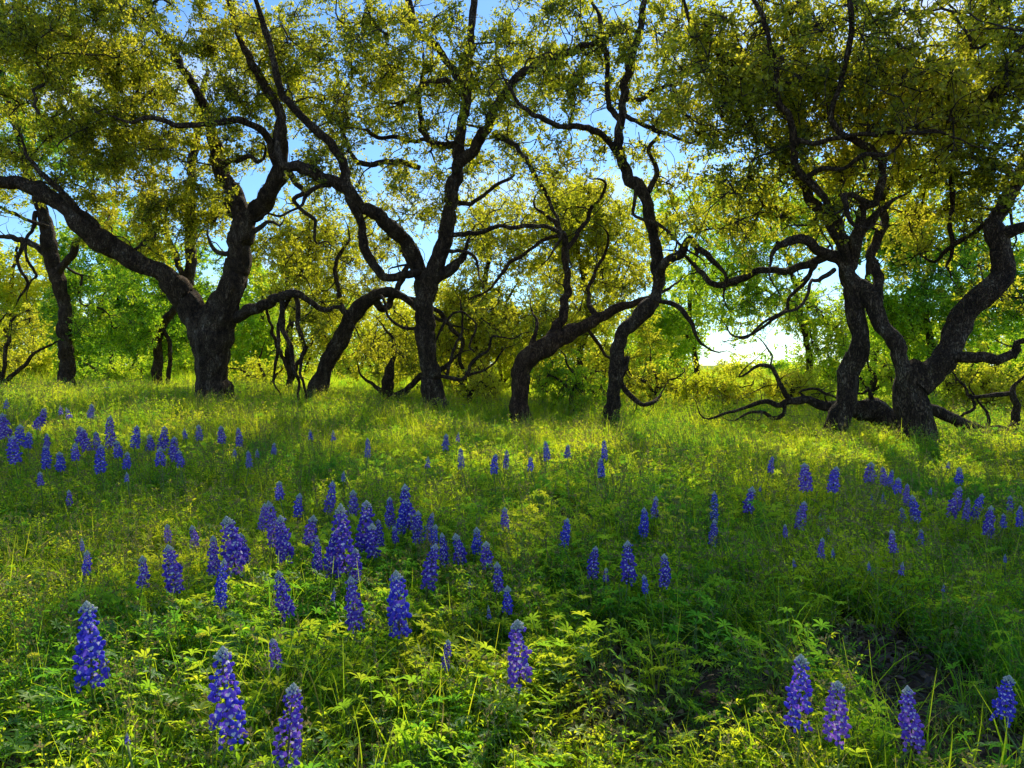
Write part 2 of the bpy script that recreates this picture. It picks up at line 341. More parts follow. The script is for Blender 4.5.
def scatter(name, variants, pts, scl, idx, tilt=.18, squash=None):
    src = bpy.data.collections.new(name + '_sources')
    for i, me in enumerate(variants):
        o = bpy.data.objects.new('%s_source_%02d' % (name, i), me); src.objects.link(o)
    me = bpy.data.meshes.new(name); n = len(pts)
    me.vertices.add(n); me.vertices.foreach_set('co', pts.astype(np.float32).ravel())
    rot = np.stack([rng.normal(0, tilt, n), rng.normal(0, tilt, n), rng.normal(0, .45, n)], 1)
    a = me.attributes.new('rot', 'FLOAT_VECTOR', 'POINT'); a.data.foreach_set('vector', rot.astype(np.float32).ravel())
    a = me.attributes.new('scl', 'FLOAT', 'POINT'); a.data.foreach_set('value', scl.astype(np.float32))
    a = me.attributes.new('idx', 'INT', 'POINT'); a.data.foreach_set('value', idx.astype(np.int32))
    o = link(name, me); tag(o, kind='stuff')
    ng = bpy.data.node_groups.new(name + '_scatter', 'GeometryNodeTree')
    ng.interface.new_socket('Geometry', in_out='INPUT', socket_type='NodeSocketGeometry'); ng.interface.new_socket('Geometry', in_out='OUTPUT', socket_type='NodeSocketGeometry')
    N = ng.nodes.new; L = ng.links.new
    gi = N('NodeGroupInput'); go = N('NodeGroupOutput'); ip = N('GeometryNodeInstanceOnPoints'); ci = N('GeometryNodeCollectionInfo')
    ci.inputs['Collection'].default_value = src; ci.inputs['Separate Children'].default_value = True; ci.inputs['Reset Children'].default_value = True
    ip.inputs['Pick Instance'].default_value = True
    def attr(nm, ty):
        a = N('GeometryNodeInputNamedAttribute'); a.data_type = ty; a.inputs['Name'].default_value = nm; return [s for s in a.outputs if s.enabled and s.name == 'Attribute'][0]
    er = N('FunctionNodeEulerToRotation'); L(attr('rot', 'FLOAT_VECTOR'), er.inputs[0]); L(er.outputs[0], ip.inputs['Rotation'])
    L(attr('scl', 'FLOAT'), ip.inputs['Scale']); L(attr('idx', 'INT'), ip.inputs['Instance Index'])
    L(gi.outputs[0], ip.inputs['Points']); L(ci.outputs[0], ip.inputs['Instance']); L(ip.outputs[0], go.inputs[0])
    md = o.modifiers.new('scatter', 'NODES'); md.node_group = ng
    return o
def wedge(n, y0, y1, p=1.0, margin=1.2):
    """n points in the fan in front of the camera between distances y0 and y1"""
    y = np.sqrt(rng.uniform(y0 ** 2, y1 ** 2, n * 2)) if p == 1 else y0 + (y1 - y0) * rng.uniform(0, 1, n * 2) ** p
    x = rng.uniform(-1, 1, n * 2) * (y * .76 + margin)
    keep = rng.choice(n * 2, n, replace=False)
    return x[keep], y[keep]
def fbm(x, y, s, o=0.0):
    return np.array([noise.fractal(Vector((a * s + o, b * s - o, o)), 1.0, 2.0, 3) for a, b in zip(x, y)])

GROUPCOVER = []
def cover(name, variants, bands, thr=None, ns=1.1, off=0., tilt=.18):
    X = []; Y = []; S = []
    for (n, y0, y1, s0, s1) in bands:
        x, y = wedge(n, y0, y1)
        if thr is not None:
            f = fbm(x, y, ns, off); k = f > thr + rng.normal(0, .12, len(x)); x, y = x[k], y[k]
        # bare patches
        bare = ((x - .42) / .38) ** 2 + ((y - 1.75) / .32) ** 2 < 1
        bare |= ((x - 1.05) / .22) ** 2 + ((y - 1.95) / .32) ** 2 < 1
        bare |= ((x + 1.15) / .3) ** 2 + ((y - 1.35) / .2) ** 2 < 1
        bare |= ((x - 1.1) / .35) ** 2 + ((y - 1.5) / .08) ** 2 < 1
        if not name.startswith('dead'):
            k = ~bare | (rng.random(len(x)) < (.3 if name == 'seeding_grass' else .12)); x, y = x[k], y[k]
        s = rng.uniform(s0, s1, len(x)) * (1 + .25 * np.clip(fbm(x, y, .5, 3.3), -1, 1))
        s *= np.clip(.42 + (y - .55) * .75, .25, 1)
        X.append(x); Y.append(y); S.append(s)
    X = np.concatenate(X); Y = np.concatenate(Y); S = np.concatenate(S)
    P = np.stack([X, Y, ground(X, Y)], 1)
    return scatter(name, variants, P, S, rng.integers(0, len(variants), len(X)), tilt)
tufts = [v_tuft(16, .08, .20, .035, .0040, .9), v_tuft(22, .06, .16, .05, .003, 1.1), v_tuft(12, .10, .25, .03, .0045, .7), v_tuft(26, .05, .13, .05, .0032, 1.2)]
cover('grass', tufts, [(2500, .6, 3, .6, 1.05), (2900, 3, 7, .75, 1.12), (7600, 6, 15, 1.0, 1.5), (9000, 14, 36, 1.4, 2.4), (5000, 34, 90, 2.4, 3.8)], None)
herbs = [v_herb(5, .06, .15, .035, .013, 26), v_herb(6, .04, .11, .045, .011, 24), v_herb(4, .1, .2, .03, .015, 30, heads=.6), v_herb(7, .03, .09, .05, .014, 22)]
cover('wild_herbs', herbs, [(5200, .6, 3.2, .6, 1.15), (8600, 3, 8, .8, 1.4), (5200, 8, 15, 1.1, 1.9)], -.3, 1.3, 5.)
lups = [v_lupine() for _ in range(5)]
cover('lupine_foliage', lups, [(800, .7, 3.4, .55, .95), (2200, 3, 8, .8, 1.2)], -.12, .8, 11., .25)
xl = rng.normal(-.35, .55, 420); yl = rng.uniform(1.25, 3.2, 420); k_ = np.abs(xl) < yl * .7; xl, yl = xl[k_], yl[k_]
scatter('tall_lupine_foliage', [v_lupine() for _ in range(4)], np.stack([xl, yl, ground(xl, yl)], 1), rng.uniform(.75, 1.15, len(xl)) * np.clip(.5 + (yl - .6) * .5, .5, 1), rng.integers(0, 4, len(xl)), .22)
cover('seeding_grass', [v_seed() for _ in range(4)], [(420, 1.1, 3, .6, 1.0), (1400, 3, 9, .8, 1.3), (900, 9, 15, .9, 1.4)], None, tilt=.12)
cover('broad_weeds', [v_broad() for _ in range(3)], [(800, .6, 3, .5, 1.1), (900, 3, 7, .7, 1.2)], -.1, .9, 17., .2)
cover('dead_leaves', [v_litter() for _ in range(3)], [(1500, .5, 3.5, .7, 1.2), (500, 3, 6, .9, 1.4)], None, tilt=.08)

# ------------------------------------------------------------------ trees
LEAFK = 2.2; LEAFS = 1.28
class Tree:
    def __init__(self, name, label, cat, px, D, group=None, bark='bark', leaf='oak'):
        self.D = D; b = at(px, 400, D); b[2] = float(ground(b[0], D)) - .02
        self.base = b; self.seed = random.random() * 50
        self.root = bpy.data.objects.new(name, None); COL.objects.link(self.root); self.root.location = b
        tag(self.root, label, cat, group)
        self.nodes = []; self.nrad = []; self.ndir = []; self.bark = bark; self.leaf = leaf
    def limb(self, pts, name='limb', grow=True, sides=None, ground_it=False, wob=.05, lump=.20, ext=True):
        """pts: (px, py, width in px, depth offset)"""
        P = []; n = len(pts)
        for i, q in enumerate(pts):
            Y = self.D + (q[3] if len(q) > 3 else 0)
            P.append([*at(q[0], q[1], Y), q[2] * .44 * Y / FPX])
        P = np.array(P)
        if ground_it:
            b = P[0].copy(); b[2] = self.base[2] - .1; b[3] *= 1.6
            m = P[0].copy(); m[2] = (b[2] + .1 + P[0][2]) / 2 if P[0][2] > b[2] + .2 else P[0][2]
            m[3] *= 1.16
            P = np.vstack([b, m, P]) if P[0][2] > b[2] + .25 else np.vstack([b, P])
        if ext:
            r0 = P[-1, 3]; dv = P[-1, :3] - P[-2, :3]; dv /= max(np.linalg.norm(dv), 1e-6); q = P[-1].copy(); st = min(.34, .10 + r0 * 5); k = 3
            for e_ in range(k):
                dv = dv + np.array([random.gauss(0, .45), random.gauss(0, .45), random.gauss(.05, .4)]); dv /= np.linalg.norm(dv)
                q = q.copy(); q[:3] += dv * st; q[3] = max(.0035, r0 * (1 - (e_ + 1) / k)); P = np.vstack([P, q])
        S = crom(P, .05 if P[:, 3].max() > .05 else .045)
        S[:, 3] = np.maximum(S[:, 3], .004)
        L = np.concatenate([[0], np.cumsum(np.linalg.norm(np.diff(S[:, :3], axis=0), axis=1))])
        k = self.seed + random.random() * 20
        for i in range(1, len(S)):
            w = wob * min(1, L[i] / .6)
            S[i, 0] += w * noise.noise(Vector((L[i] * 2.6, k, 0))); S[i, 1] += w * 2 * noise.noise(Vector((L[i] * 1.9, k, 7))); S[i, 2] += w * noise.noise(Vector((L[i] * 2.6, k, 13)))
            w2 = min(.022, .008 + S[i, 3] * .35) * min(1, L[i] / .4)
            for a_ in range(3): S[i, a_] += w2 * 1.6 * noise.noise(Vector((L[i] * 7.5, k + 3, 5. * a_)))
            S[i, 3] *= 1 + .22 * noise.noise(Vector((L[i] * 4.2, k, 31.)))
        mb = MB(); sd = sides or (22 if P[:, 3].max() > .1 else 10 if P[:, 3].max() > .04 else 7)
        tube(mb, S[:, :3], S[:, 3], sd, 0, lump=lump, seed=k)
        if not ground_it:
            TT = nrm(np.gradient(S[:, :3], axis=0)); tk = 7 if self.D < 13 else 12
            for i in range(int(len(S) * .15) + 2, len(S) - 1, tk):
                i = min(len(S) - 1, i + random.randint(0, tk - 1)); q = S[i, :3].copy(); dv = nrm((TT[i] * .5 + rand_unit(1)[0] + [0, 0, .1])[None])[0]
                r0 = min(.011, max(.0035, S[i, 3] * .4)); n_ = random.randint(3, 7); P_ = [q]; rr_ = [r0]
                for e_ in range(n_):
                    dv = nrm((dv + rng.normal(0, .42, 3))[None])[0]; q = q + dv * random.uniform(.035, .085); P_.append(q); rr_.append(max(.0018, r0 * (1 - (e_ + 1) / n_)))
                    if e_ > 0 and random.random() < .6:
                        d2 = nrm((dv + rand_unit(1)[0])[None])[0]; m_ = q + d2 * random.uniform(.04, .09); tube(mb, [q, m_, m_ + nrm((d2 + rand_unit(1)[0] * .6)[None])[0] * .06], [rr_[-1] * .8, .0022, .0014], 3, 0, cap=False)
                tube(mb, P_, rr_, 4, 0)
        link(name, mb.mesh(name, [M[self.bark]], origin=self.base), self.root)
        if grow:
            T = nrm(np.gradient(S[:, :3], axis=0)); s0 = int(len(S) * (.55 if ground_it else .1))
            for i in range(s0, len(S), 2):
                self.nodes.append(S[i, :3]); self.nrad.append(S[i, 3]); self.ndir.append(T[i])
        return S
    def fill(self, blobs, leaf_n=110, cl_r=.26, leaf_l=.034, bare=.17, twig_sides=4, mat=None, dmul=1., droop=0., nt=9, side=None):
        """crown: clusters spread through blobs (cx, cy, rx, ry, n[, depth offset, depth half-range]); branches grow to them from the limbs"""
        A = []
        for bl in blobs:
            cx, cy, rx, ry, n = bl[:5]; do = bl[5] if len(bl) > 5 else 0; dr = bl[6] if len(bl) > 6 else 1.3
            for _ in range(int(n * dmul)):
                u = rand_unit(1)[0] * rng.random() ** .42
                Y = max(2.5, self.D + do + u[1] * dr)
                # a point of the crown volume: place on the tree's own depth, then move along depth
                a = at(cx + u[0] * rx, cy - u[2] * ry, self.D + do)
                a = a + np.array([0, Y - (self.D + do), 0])
                if a[2] < float(ground(a[0], a[1])) + .12: continue
                if rng.random() < .5 + .9 * noise.noise(Vector(a * .9)) + .25: A.append(a)
        if not A: return
        A = np.array(A)
        nodes = [np.array(n) for n in self.nodes]; nd = [np.array(n) for n in self.ndir]; par = [-1] * len(nodes)
        side_paths = []
        big = [i for i in range(len(nodes)) if self.nrad[i] > .018]
        for _ in range(int(len(big) / 7) if side is None else side):
            if not big: break
            i = big[rng.integers(len(big))]; r0 = self.nrad[i] * rng.uniform(.18, .34); q = nodes[i].copy(); dv = nrm((nd[i] * .5 + rand_unit(1)[0] * np.array([1, 1, .8]) + [0, 0, .12])[None])[0]
            n_ = int(rng.uniform(7, 15)); P_ = [q]; R_ = [r0]
            for e_ in range(n_):
                dv = nrm((dv + rng.normal(0, .46, 3) + [0, 0, .04])[None])[0]; q = q + dv * rng.uniform(.06, .13); P_.append(q); R_.append(max(.004, r0 * (1 - (e_ + 1) / n_)))
            P_ = np.array(P_)
            if P_[:, 2].min() < self.base[2] + 1.9: continue
            side_paths.append((P_, np.array(R_)))
            for k_ in range(2, n_ + 1): nodes.append(P_[k_]); nd.append(nrm((P_[k_] - P_[k_ - 1])[None])[0]); par.append(-1)
        NP = np.array(nodes); d0 = np.array([np.min(np.linalg.norm(NP - a, axis=1)) for a in A]); order = np.argsort(d0)
        cap_ = len(NP) + len(A) * 26; buf = np.zeros((cap_, 3)); buf[:len(NP)] = NP; cnt = len(NP)
        paths = []; nroot = cnt
        for ai in order:
            a = A[ai]; d = np.linalg.norm(buf[:cnt] - a, axis=1); j = int(np.argmin(d)); p = buf[j]; L = d[j]
            if L < .03: continue
            k = min(24, max(2, int(L / .10))); c = p + nd[j] * L * .4 + rng.normal(0, .10 * L, 3); c[2] += .06 * L
            t = (np.arange(1, k + 1) / k)[:, None]
            Q = (1 - t) ** 2 * p + 2 * t * (1 - t) * c + t * t * a
            w = np.cumsum(rng.normal(0, .032, (k, 3)), 0); w -= t * w[-1]; Q = Q + w * min(1.6, .6 + L)
            prev = j; ids = [j]
            for q in Q:
                if cnt >= cap_: break
                buf[cnt] = q; par.append(prev); v = q - buf[prev]; nd.append(v / max(np.linalg.norm(v), 1e-6)); prev = cnt; ids.append(cnt); cnt += 1
            paths.append(ids)
        r = np.zeros(cnt); e = 2.25; acc = np.zeros(cnt); tips = {p[-1] for p in paths}
        haschild = np.zeros(cnt, bool)
        for i in range(cnt - 1, nroot - 1, -1):
            if acc[i] == 0: acc[i] = .0062 ** e
            acc[par[i]] += acc[i]
        r = np.maximum(acc, 1e-12) ** (1 / e); r = np.minimum(r, .055)
        mb = MB()
        for P_, R_ in side_paths: tube(mb, crom(np.column_stack([P_, R_]), .05)[:, :3], crom(np.column_stack([P_, R_]), .05)[:, 3], 6, 0)
        for ids in paths:
            rr = r[ids].copy(); 
            rr[0] = rr[1]
            P = buf[ids]
            if len(ids) > 3: pass
            tube(mb, P, rr * rng.uniform(.9, 1.1, len(rr)), 6 if rr[0] > .02 else twig_sides, 0, cap=True)
        # twiglets and leaves
        ml = MB(); C = []; Dv = []
        for ai, ids in zip(order, paths):
            end = buf[ids[-1]]
            nb = rng.random() < bare
            m = nt if not nb else 3
            dirs = nrm(rand_unit(m) + nd[ids[-1]] * .6 + np.array([0, 0, -droop])); ln = rng.uniform(.5, 1.5, m) * cl_r
            for q in range(m):
                o = buf[ids[max(0, len(ids) - 1 - rng.integers(0, 3))]]
                mid = o + dirs[q] * ln[q] * .5 + rng.normal(0, .03, 3); e2 = o + dirs[q] * ln[q] + np.array([0, 0, -.02 - droop * .12])
                tube(mb, [o, mid, e2], [.0056, .0042, .0022], 3, 0, cap=False)
                if nb: continue
                kk = max(4, int(LEAFK * leaf_n / nt * rng.uniform(.4, 1.6))); nb_ = max(2, kk // 10)
                tb = rng.uniform(.15, 1.1, nb_)[:, None]
                cb = np.where(tb < .5, o + (mid - o) * tb * 2, mid + (e2 - mid) * (tb * 2 - 1)) + rng.normal(0, cl_r * .17, (nb_, 3))
                c = cb[rng.integers(0, nb_, kk)] + rng.normal(0, leaf_l * .62, (kk, 3))
                C.append(c); Dv.append(nrm(rand_unit(kk) + dirs[q] * .6))
        link('branches', mb.mesh('branches', [M['twig']], origin=self.base), self.root)
        if C:
            C = np.concatenate(C); Dv = np.concatenate(Dv); n = len(C)
            quad_leaves(ml, C, Dv, nrm(rand_unit(n) + SUNV * .9), rng.uniform(.7, 1.3, n) * leaf_l * LEAFS, rng.uniform(.5, .75, n) * leaf_l * LEAFS)
            link('crown', ml.mesh('crown', [M[mat or self.leaf]], smooth=False, origin=self.base), self.root)
        self.count = len(C) if len(C) else 0
        print('tree', self.root.name, 'clusters', len(paths), 'leaves', self.count)

# --- big spreading oak, left
t = Tree('oak_tree', 'largest oak with thick trunk forking low and a long limb reaching far left', 'tree', 214, 11, 'oaks along the meadow edge')
t.limb([(214, 392, 38), (213, 370, 37), (212, 350, 40), (214, 332, 43), (217, 318, 38)], 'trunk', ground_it=True)
t.limb([(208, 348, 28), (200, 325, 32), (185, 300, 27), (165, 276, 24, -.2), (140, 262, 22, -.4), (105, 243, 22, -.6), (80, 222, 20, -.8), (50, 198, 17, -.9), (20, 184, 14, -1), (-20, 180, 12, -1.2), (-70, 160, 9, -1.5)])
t.limb([(218, 345, 28), (226, 310, 29), (234, 280, 26), (239, 250, 25), (243, 228, 25), (238, 203, 18), (224, 175, 16, .2), (213, 140, 13, .3), (205, 110, 10, .4), (185, 70, 8, .5), (155, 25, 7, .5), (130, -30, 6, .5)])
t.limb([(241, 240, 19), (252, 215, 20), (268, 195, 19, -.2), (278, 172, 17, -.3), (281, 140, 14, -.4), (280, 112, 11, -.5), (264, 84, 9, -.6), (243, 45, 8, -.7), (228, 0, 7, -.8), (215, -60, 5, -.9)])
t.limb([(278, 170, 9, -.3), (262, 135, 8, -.6), (235, 118, 7, -.9), (190, 125, 6, -1.2), (150, 120, 5, -1.4)])
t.limb([(236, 318, 13), (250, 310, 13, -.2), (266, 302, 12, -.3), (284, 296, 11, -.5), (302, 297, 8, -.6), (320, 306, 6, -.6)], wob=.08)
for pts in ([(282, 298, 7, -.5), (284, 320, 6, -.5), (291, 350, 5, -.5), (296, 378, 4, -.5), (300, 396, 3, -.5)], [(296, 298, 6, -.6), (302, 325, 5, -.6), (299, 350, 5, -.6), (306, 385, 3, -.6)], [(290, 297, 5, -.5), (277, 322, 4, -.4), (280, 345, 4, -.4), (272, 372, 3, -.3)]):
    t.limb(pts, grow=False, wob=.12)
t.limb([(212, 160, 8, .3), (232, 163, 6, 0), (252, 160, 5, -.3)], wob=.1)
t.limb([(285, 165, 9, -.3), (300, 192, 5, -.4), (295, 203, 5, -.5), (312, 215, 4, -.5), (318, 240, 3, -.5)], grow=False, wob=.15)
t.limb([(102, 243, 10, -.6), (92, 222, 8, -.8), (65, 195, 7, -1.1), (38, 175, 6, -1.3)], wob=.1)
t.fill([(110, 62, 165, 75, 370, -.3, 2), (60, 145, 110, 60, 60, 0, 1.6), (190, 150, 100, 70, 130), (140, 210, 95, 50, 90, .4, 1.2), (265, 70, 70, 60, 85), (-60, 130, 80, 120, 60), (90, -60, 220, 45, 60, .3, 1.8), (300, 330, 30, 30, 8)], leaf_n=150)
BIG = t
# --- twin oak, centre left
t = Tree('oak_tree', 'tall oak with slim straight trunk parting into a wide V', 'tree', 435, 10.6, 'oaks along the meadow edge')
t.limb([(436, 405, 28), (432, 388, 24), (428, 350, 21), (425, 315, 21), (424, 295, 22), (427, 282, 20)], 'trunk', ground_it=True)
t.limb([(425, 300, 18), (433, 272, 18), (443, 245, 17), (449, 215, 16), (455, 180, 15), (459, 150, 14), (463, 120, 11), (467, 90, 10), (470, 60, 9), (472, 20, 8), (476, -40, 7), (470, -110, 5)])
t.limb([(424, 300, 16), (416, 262, 17), (400, 236, 16, -.3), (384, 220, 15, -.5), (362, 206, 14, -.7), (345, 190, 14, -.9), (325, 177, 13, -1), (305, 168, 12, -1.1), (285, 165, 9, -1.2)])
t.limb([(420, 272, 8, -.1), (405, 276, 9, -.3), (385, 276, 10, -.4), (368, 256, 10, -.5), (359, 218, 10, -.7), (347, 184, 10, -.9), (339, 154, 10, -1.1), (318, 131, 10, -1.2), (294, 109, 9, -1.4), (278, 86, 8, -1.5), (270, 45, 7, -1.6), (255, 0, 5, -1.8)])
t.limb([(457, 165, 12), (468, 155, 13, -.1), (481, 140, 12, -.2), (492, 118, 11, -.4), (503, 95, 11, -.6), (520, 75, 10, -.8), (541, 62, 9, -1), (565, 52, 8, -1.2), (590, 44, 6, -1.4), (625, 30, 5, -1.6)])
t.limb([(460, 146, 9), (445, 146, 9, .2), (431, 143, 8, .3), (422, 130, 7, .3), (421, 108, 6, .4), (418, 84, 5, .5)])
t.limb([(448, 145, 6, .2), (420, 140, 5, .3), (395, 142, 5, .1), (375, 138, 4, 0)], wob=.1)
t.limb([(463, 95, 7), (446, 82, 6, -.2), (430, 80, 6, -.3), (410, 90, 5, -.5)], wob=.1)
t.limb([(462, 85, 8, .1), (447, 62, 8, .2), (432, 45, 8, .3), (417, 33, 8, .3), (411, 8, 8, .3), (405, -40, 6, .4)])
t.limb([(446, 235, 6), (475, 232, 5, -.3), (505, 228, 5, -.6), (540, 226, 5, -.8), (560, 236, 5, -.9), (568, 260, 3, -.9)], wob=.08)
t.limb([(445, 200, 6), (470, 204, 5, .3), (492, 190, 4, .6), (512, 175, 4, .8)], wob=.1)
t.limb([(494, 133, 7, -.3), (512, 145, 5, -.6), (524, 160, 6, -.8), (540, 178, 5, -1), (555, 205, 4, -1.1), (560, 230, 4, -1.2)], wob=.1)
t.limb([(420, 168, 6, -.1), (394, 160, 6, -.1), (370, 160, 6, -.2), (352, 155, 5, -.3)], wob=.1)
t.limb([(346, 190, 6, -.9), (330, 182, 5, -1), (308, 196, 5, -1.1), (300, 208, 3, -1.1), (288, 218, 3, -1.2)], grow=False, wob=.16)
t.limb([(440, 250, 5), (468, 254, 4, -.2), (480, 268, 3, -.3)], wob=.1, grow=False)
for pts in ([(437, 376, 8), (462, 378, 7, -.2), (472, 362, 6, -.2), (487, 350, 5, -.2), (494, 335, 4, -.3), (515, 340, 3, -.3)], [(447, 376, 6), (455, 350, 5, .2), (463, 330, 4, .3), (460, 306, 3, .3)], [(468, 375, 5, -.2), (485, 370, 4, -.3), (498, 358, 3, -.3)], [(430, 322, 7), (412, 330, 6, .3), (395, 322, 5, .4), (385, 305, 5, .5)], [(434, 345, 4), (445, 322, 5, .1), (462, 312, 4, .2), (475, 325, 4, .2), (470, 345, 4, .2)]):
    t.limb([(a_[0], a_[1], a_[2] * .62, *a_[3:]) for a_ in pts], wob=.07, grow=False)
t.fill([(375, 60, 100, 78, 200, 0, 1.6), (470, 95, 80, 80, 115, .2, 1.5), (540, 40, 75, 55, 74), (465, 225, 75, 45, 22, .5), (345, 165, 55, 50, 44, 0), (400, 180, 50, 45, 44), (530, 120, 40, 40, 14, -.4)], leaf_n=120, leaf_l=.033)
# --- leaning trunk behind
t = Tree('leaning_oak_tree', 'leaning oak whose bare dark trunk slants up to the right behind the V-shaped oak', 'tree', 316, 12, 'oaks along the meadow edge')
t.limb([(314, 398, 22), (325, 370, 20), (338, 345, 18), (350, 320, 18), (366, 303, 16), (386, 293, 13), (404, 296, 9), (418, 310, 7)], 'trunk', ground_it=True)
t.limb([(375, 300, 9), (384, 310, 8, .2), (392, 300, 7, .4), (405, 272, 6, .5), (402, 245, 4, .7)], wob=.1)
t.limb([(352, 320, 7), (340, 300, 6, .3), (335, 275, 5, .4), (342, 255, 4, .5)], wob=.1)
t.limb([(404, 298, 6), (430, 306, 5, .3), (455, 330, 5, .4), (462, 360, 4, .4)], wob=.12, grow=False)
t.fill([(330, 285, 55, 45, 62, 1), (385, 250, 45, 40, 40, 1), (400, 340, 45, 32, 26, .8)], leaf_n=95, mat='oak_olive', leaf_l=.034)
# --- small dark forked tree
t = Tree('stunted_oak_tree', 'stunted small oak with a low forked stem close behind the V-shaped oak', 'tree', 388, 12.6, 'oaks along the meadow edge')
t.limb([(388, 400, 13), (388, 388, 13), (390, 372, 11), (394, 362, 6)], 'trunk', ground_it=True)
t.limb([(390, 398, 8), (403, 393, 8, -.1), (418, 378, 7, -.3), (440, 368, 6, -.5)])
t.limb([(385, 396, 6), (376, 386, 5, 0), (366, 378, 3, .1)])
t.fill([(385, 350, 30, 16, 10, .2, .5), (410, 360, 20, 12, 6, .2, .5)], leaf_n=60, bare=.4, mat='oak_olive')
# --- crooked leaning oak centre
t = Tree('oak_tree', 'oak with reddish bent trunk leaning right above a broken stub', 'tree', 521, 9.8, 'oaks along the meadow edge', bark='bark_warm')
t.limb([(521, 408, 22), (520, 392, 20), (520, 374, 21), (528, 358, 23), (542, 346, 23), (560, 338, 18), (580, 328, 15), (600, 317, 12), (622, 308, 9), (645, 298, 6)], 'trunk', ground_it=True)
t.limb([(548, 344, 15), (556, 330, 14, .1), (563, 318, 11, .1), (566, 300, 9, .2), (567, 270, 8, .3), (565, 246, 8, .4), (560, 232, 6, .4), (548, 215, 4, .5)])
t.limb([(531, 352, 8), (532, 341, 7, -.1), (534, 336, 5, -.1)], grow=False)
t.limb([(566, 250, 6, .3), (585, 225, 5, .5), (600, 200, 4, .7)], wob=.1)
t.limb([(560, 235, 5, .4), (535, 245, 4, .5), (510, 262, 4, .7), (488, 290, 3, .7)], wob=.1)
t.limb([(598, 318, 8), (588, 303, 5, .3), (592, 280, 4, .5), (605, 255, 4, .6)], wob=.1)
t.limb([(585, 326, 6), (600, 345, 4, .2), (612, 356, 3, .3)], wob=.1, grow=False)
t.fill([(560, 205, 60, 32, 26, 1.2, 1.1), (520, 300, 55, 40, 26, 1.6, 1), (605, 290, 45, 30, 22, 1.2, 1)], leaf_n=105, mat='oak_olive')
# --- S shaped oak
t = Tree('oak_tree', 'slender S-shaped oak whose trunk zigzags up through a gap of open sky', 'tree', 612, 8.8, 'oaks along the meadow edge')
t.limb([(612, 412, 17), (614, 390, 15), (616, 360, 15), (622, 336, 15), (638, 318, 17), (654, 297, 15), (658, 270, 13), (655, 240, 12), (650, 215, 12), (643, 194, 14), (631, 178, 13), (621, 160, 11), (619, 140, 11), (622, 110, 9), (626, 80, 9), (633, 55, 8), (642, 20, 7), (645, -40, 6)], 'trunk', ground_it=True, wob=.03)
t.limb([(617, 152, 8), (608, 140, 8, -.1), (597, 130, 8, -.3), (582, 127, 7, -.5), (565, 130, 6, -.7), (545, 124, 6, -.9), (525, 108, 5, -1)], wob=.08)
t.limb([(648, 192, 7), (655, 175, 6, .2), (653, 158, 5, .3), (650, 147, 5, .3), (660, 132, 3, .3)])
t.limb([(656, 280, 10), (668, 262, 10, -.2), (684, 252, 10, -.4), (690, 240, 7, -.5), (708, 256, 6, -.6), (718, 275, 4, -.6)], wob=.1)
t.limb([(650, 298, 6), (668, 301, 6, -.3), (685, 308, 6, -.4), (692, 322, 5, -.5), (696, 338, 4, -.5), (703, 348, 3, -.5)], wob=.06)
t.limb([(620, 120, 7), (610, 106, 6, .2), (607, 85, 6, .3), (606, 55, 6, .3), (600, 20, 5, .4)])
t.limb([(622, 114, 6), (640, 122, 5, -.3), (660, 130, 5, -.5), (685, 140, 3, -.7)])
t.limb([(623, 100, 5), (645, 97, 5, .3), (665, 88, 4, .5), (680, 75, 3, .6)], wob=.1)
t.limb([(637, 188, 5, -.1), (635, 200, 5, -.15), (634, 214, 5, -.15), (642, 218, 4, -.15), (655, 222, 4, -.2), (672, 236, 3, -.3), (685, 250, 3, -.4)], grow=False, wob=.05)
t.limb([(620, 375, 7), (628, 360, 7, .2), (625, 380, 6, .3), (635, 400, 6, .3), (655, 405, 5, .3)], grow=False, wob=.1)
t.fill([(600, 50, 62, 58, 38, 0, 1.2), (665, 50, 62, 62, 46, 0, 1.2), (560, 155, 50, 22, 12, .5), (690, 205, 40, 40, 20, .4), (650, 130, 30, 26, 8)], leaf_n=130, leaf_l=.033)
# --- curved oak right
t = Tree('oak_tree', 'dark curved oak with one long low limb stretching left over the open pasture', 'tree', 834, 7.3, 'oaks along the meadow edge')
t.limb([(834, 432, 26), (838, 415, 23), (848, 395, 21), (856, 370, 20), (860, 345, 20), (858, 315, 19), (853, 290, 19), (848, 268, 19)], 'trunk', ground_it=True)
t.limb([(851, 280, 15), (838, 260, 16), (822, 252, 13, -.1), (808, 244, 12, -.2), (796, 238, 10, -.3), (783, 240, 9, -.3), (774, 248, 6, -.3), (772, 262, 3, -.3)], wob=.06)
t.limb([(826, 256, 9, -.1), (808, 264, 9, .2), (790, 268, 9, .4), (765, 272, 8, .7), (740, 279, 8, .9), (716, 285, 7, 1.1), (704, 274, 6, 1.2), (692, 262, 4, 1.3)], wob=.06)
t.limb([(846, 275, 11), (838, 240, 10, .1), (826, 215, 9, .2), (812, 195, 9, .3), (795, 172, 9, .3), (776, 150, 8, .3), (757, 136, 8, .2), (744, 100, 8, .1), (736, 72, 7, 0), (716, 48, 6, 0), (690, 20, 5, 0)])
t.limb([(849, 270, 9), (840, 225, 8, -.3), (822, 200, 8, -.4), (806, 178, 8, -.5), (796, 150, 8, -.6), (788, 120, 8, -.7), (778, 95, 7, -.8), (775, 60, 6, -.9), (760, 10, 5, -1)])
t.limb([(851, 268, 14), (858, 235, 13, -.2), (864, 212, 10, -.3), (878, 196, 9, -.4), (884, 172, 9, -.5), (872, 152, 9, -.6), (852, 140, 8, -.7), (832, 118, 7, -.8), (842, 80, 6, -.9), (850, 30, 6, -1), (845, -30, 5, -1)])
t.limb([(868, 205, 7, -.3), (855, 195, 6, -.6), (842, 200, 6, -.8), (850, 222, 5, -.7)], wob=.1, grow=False)
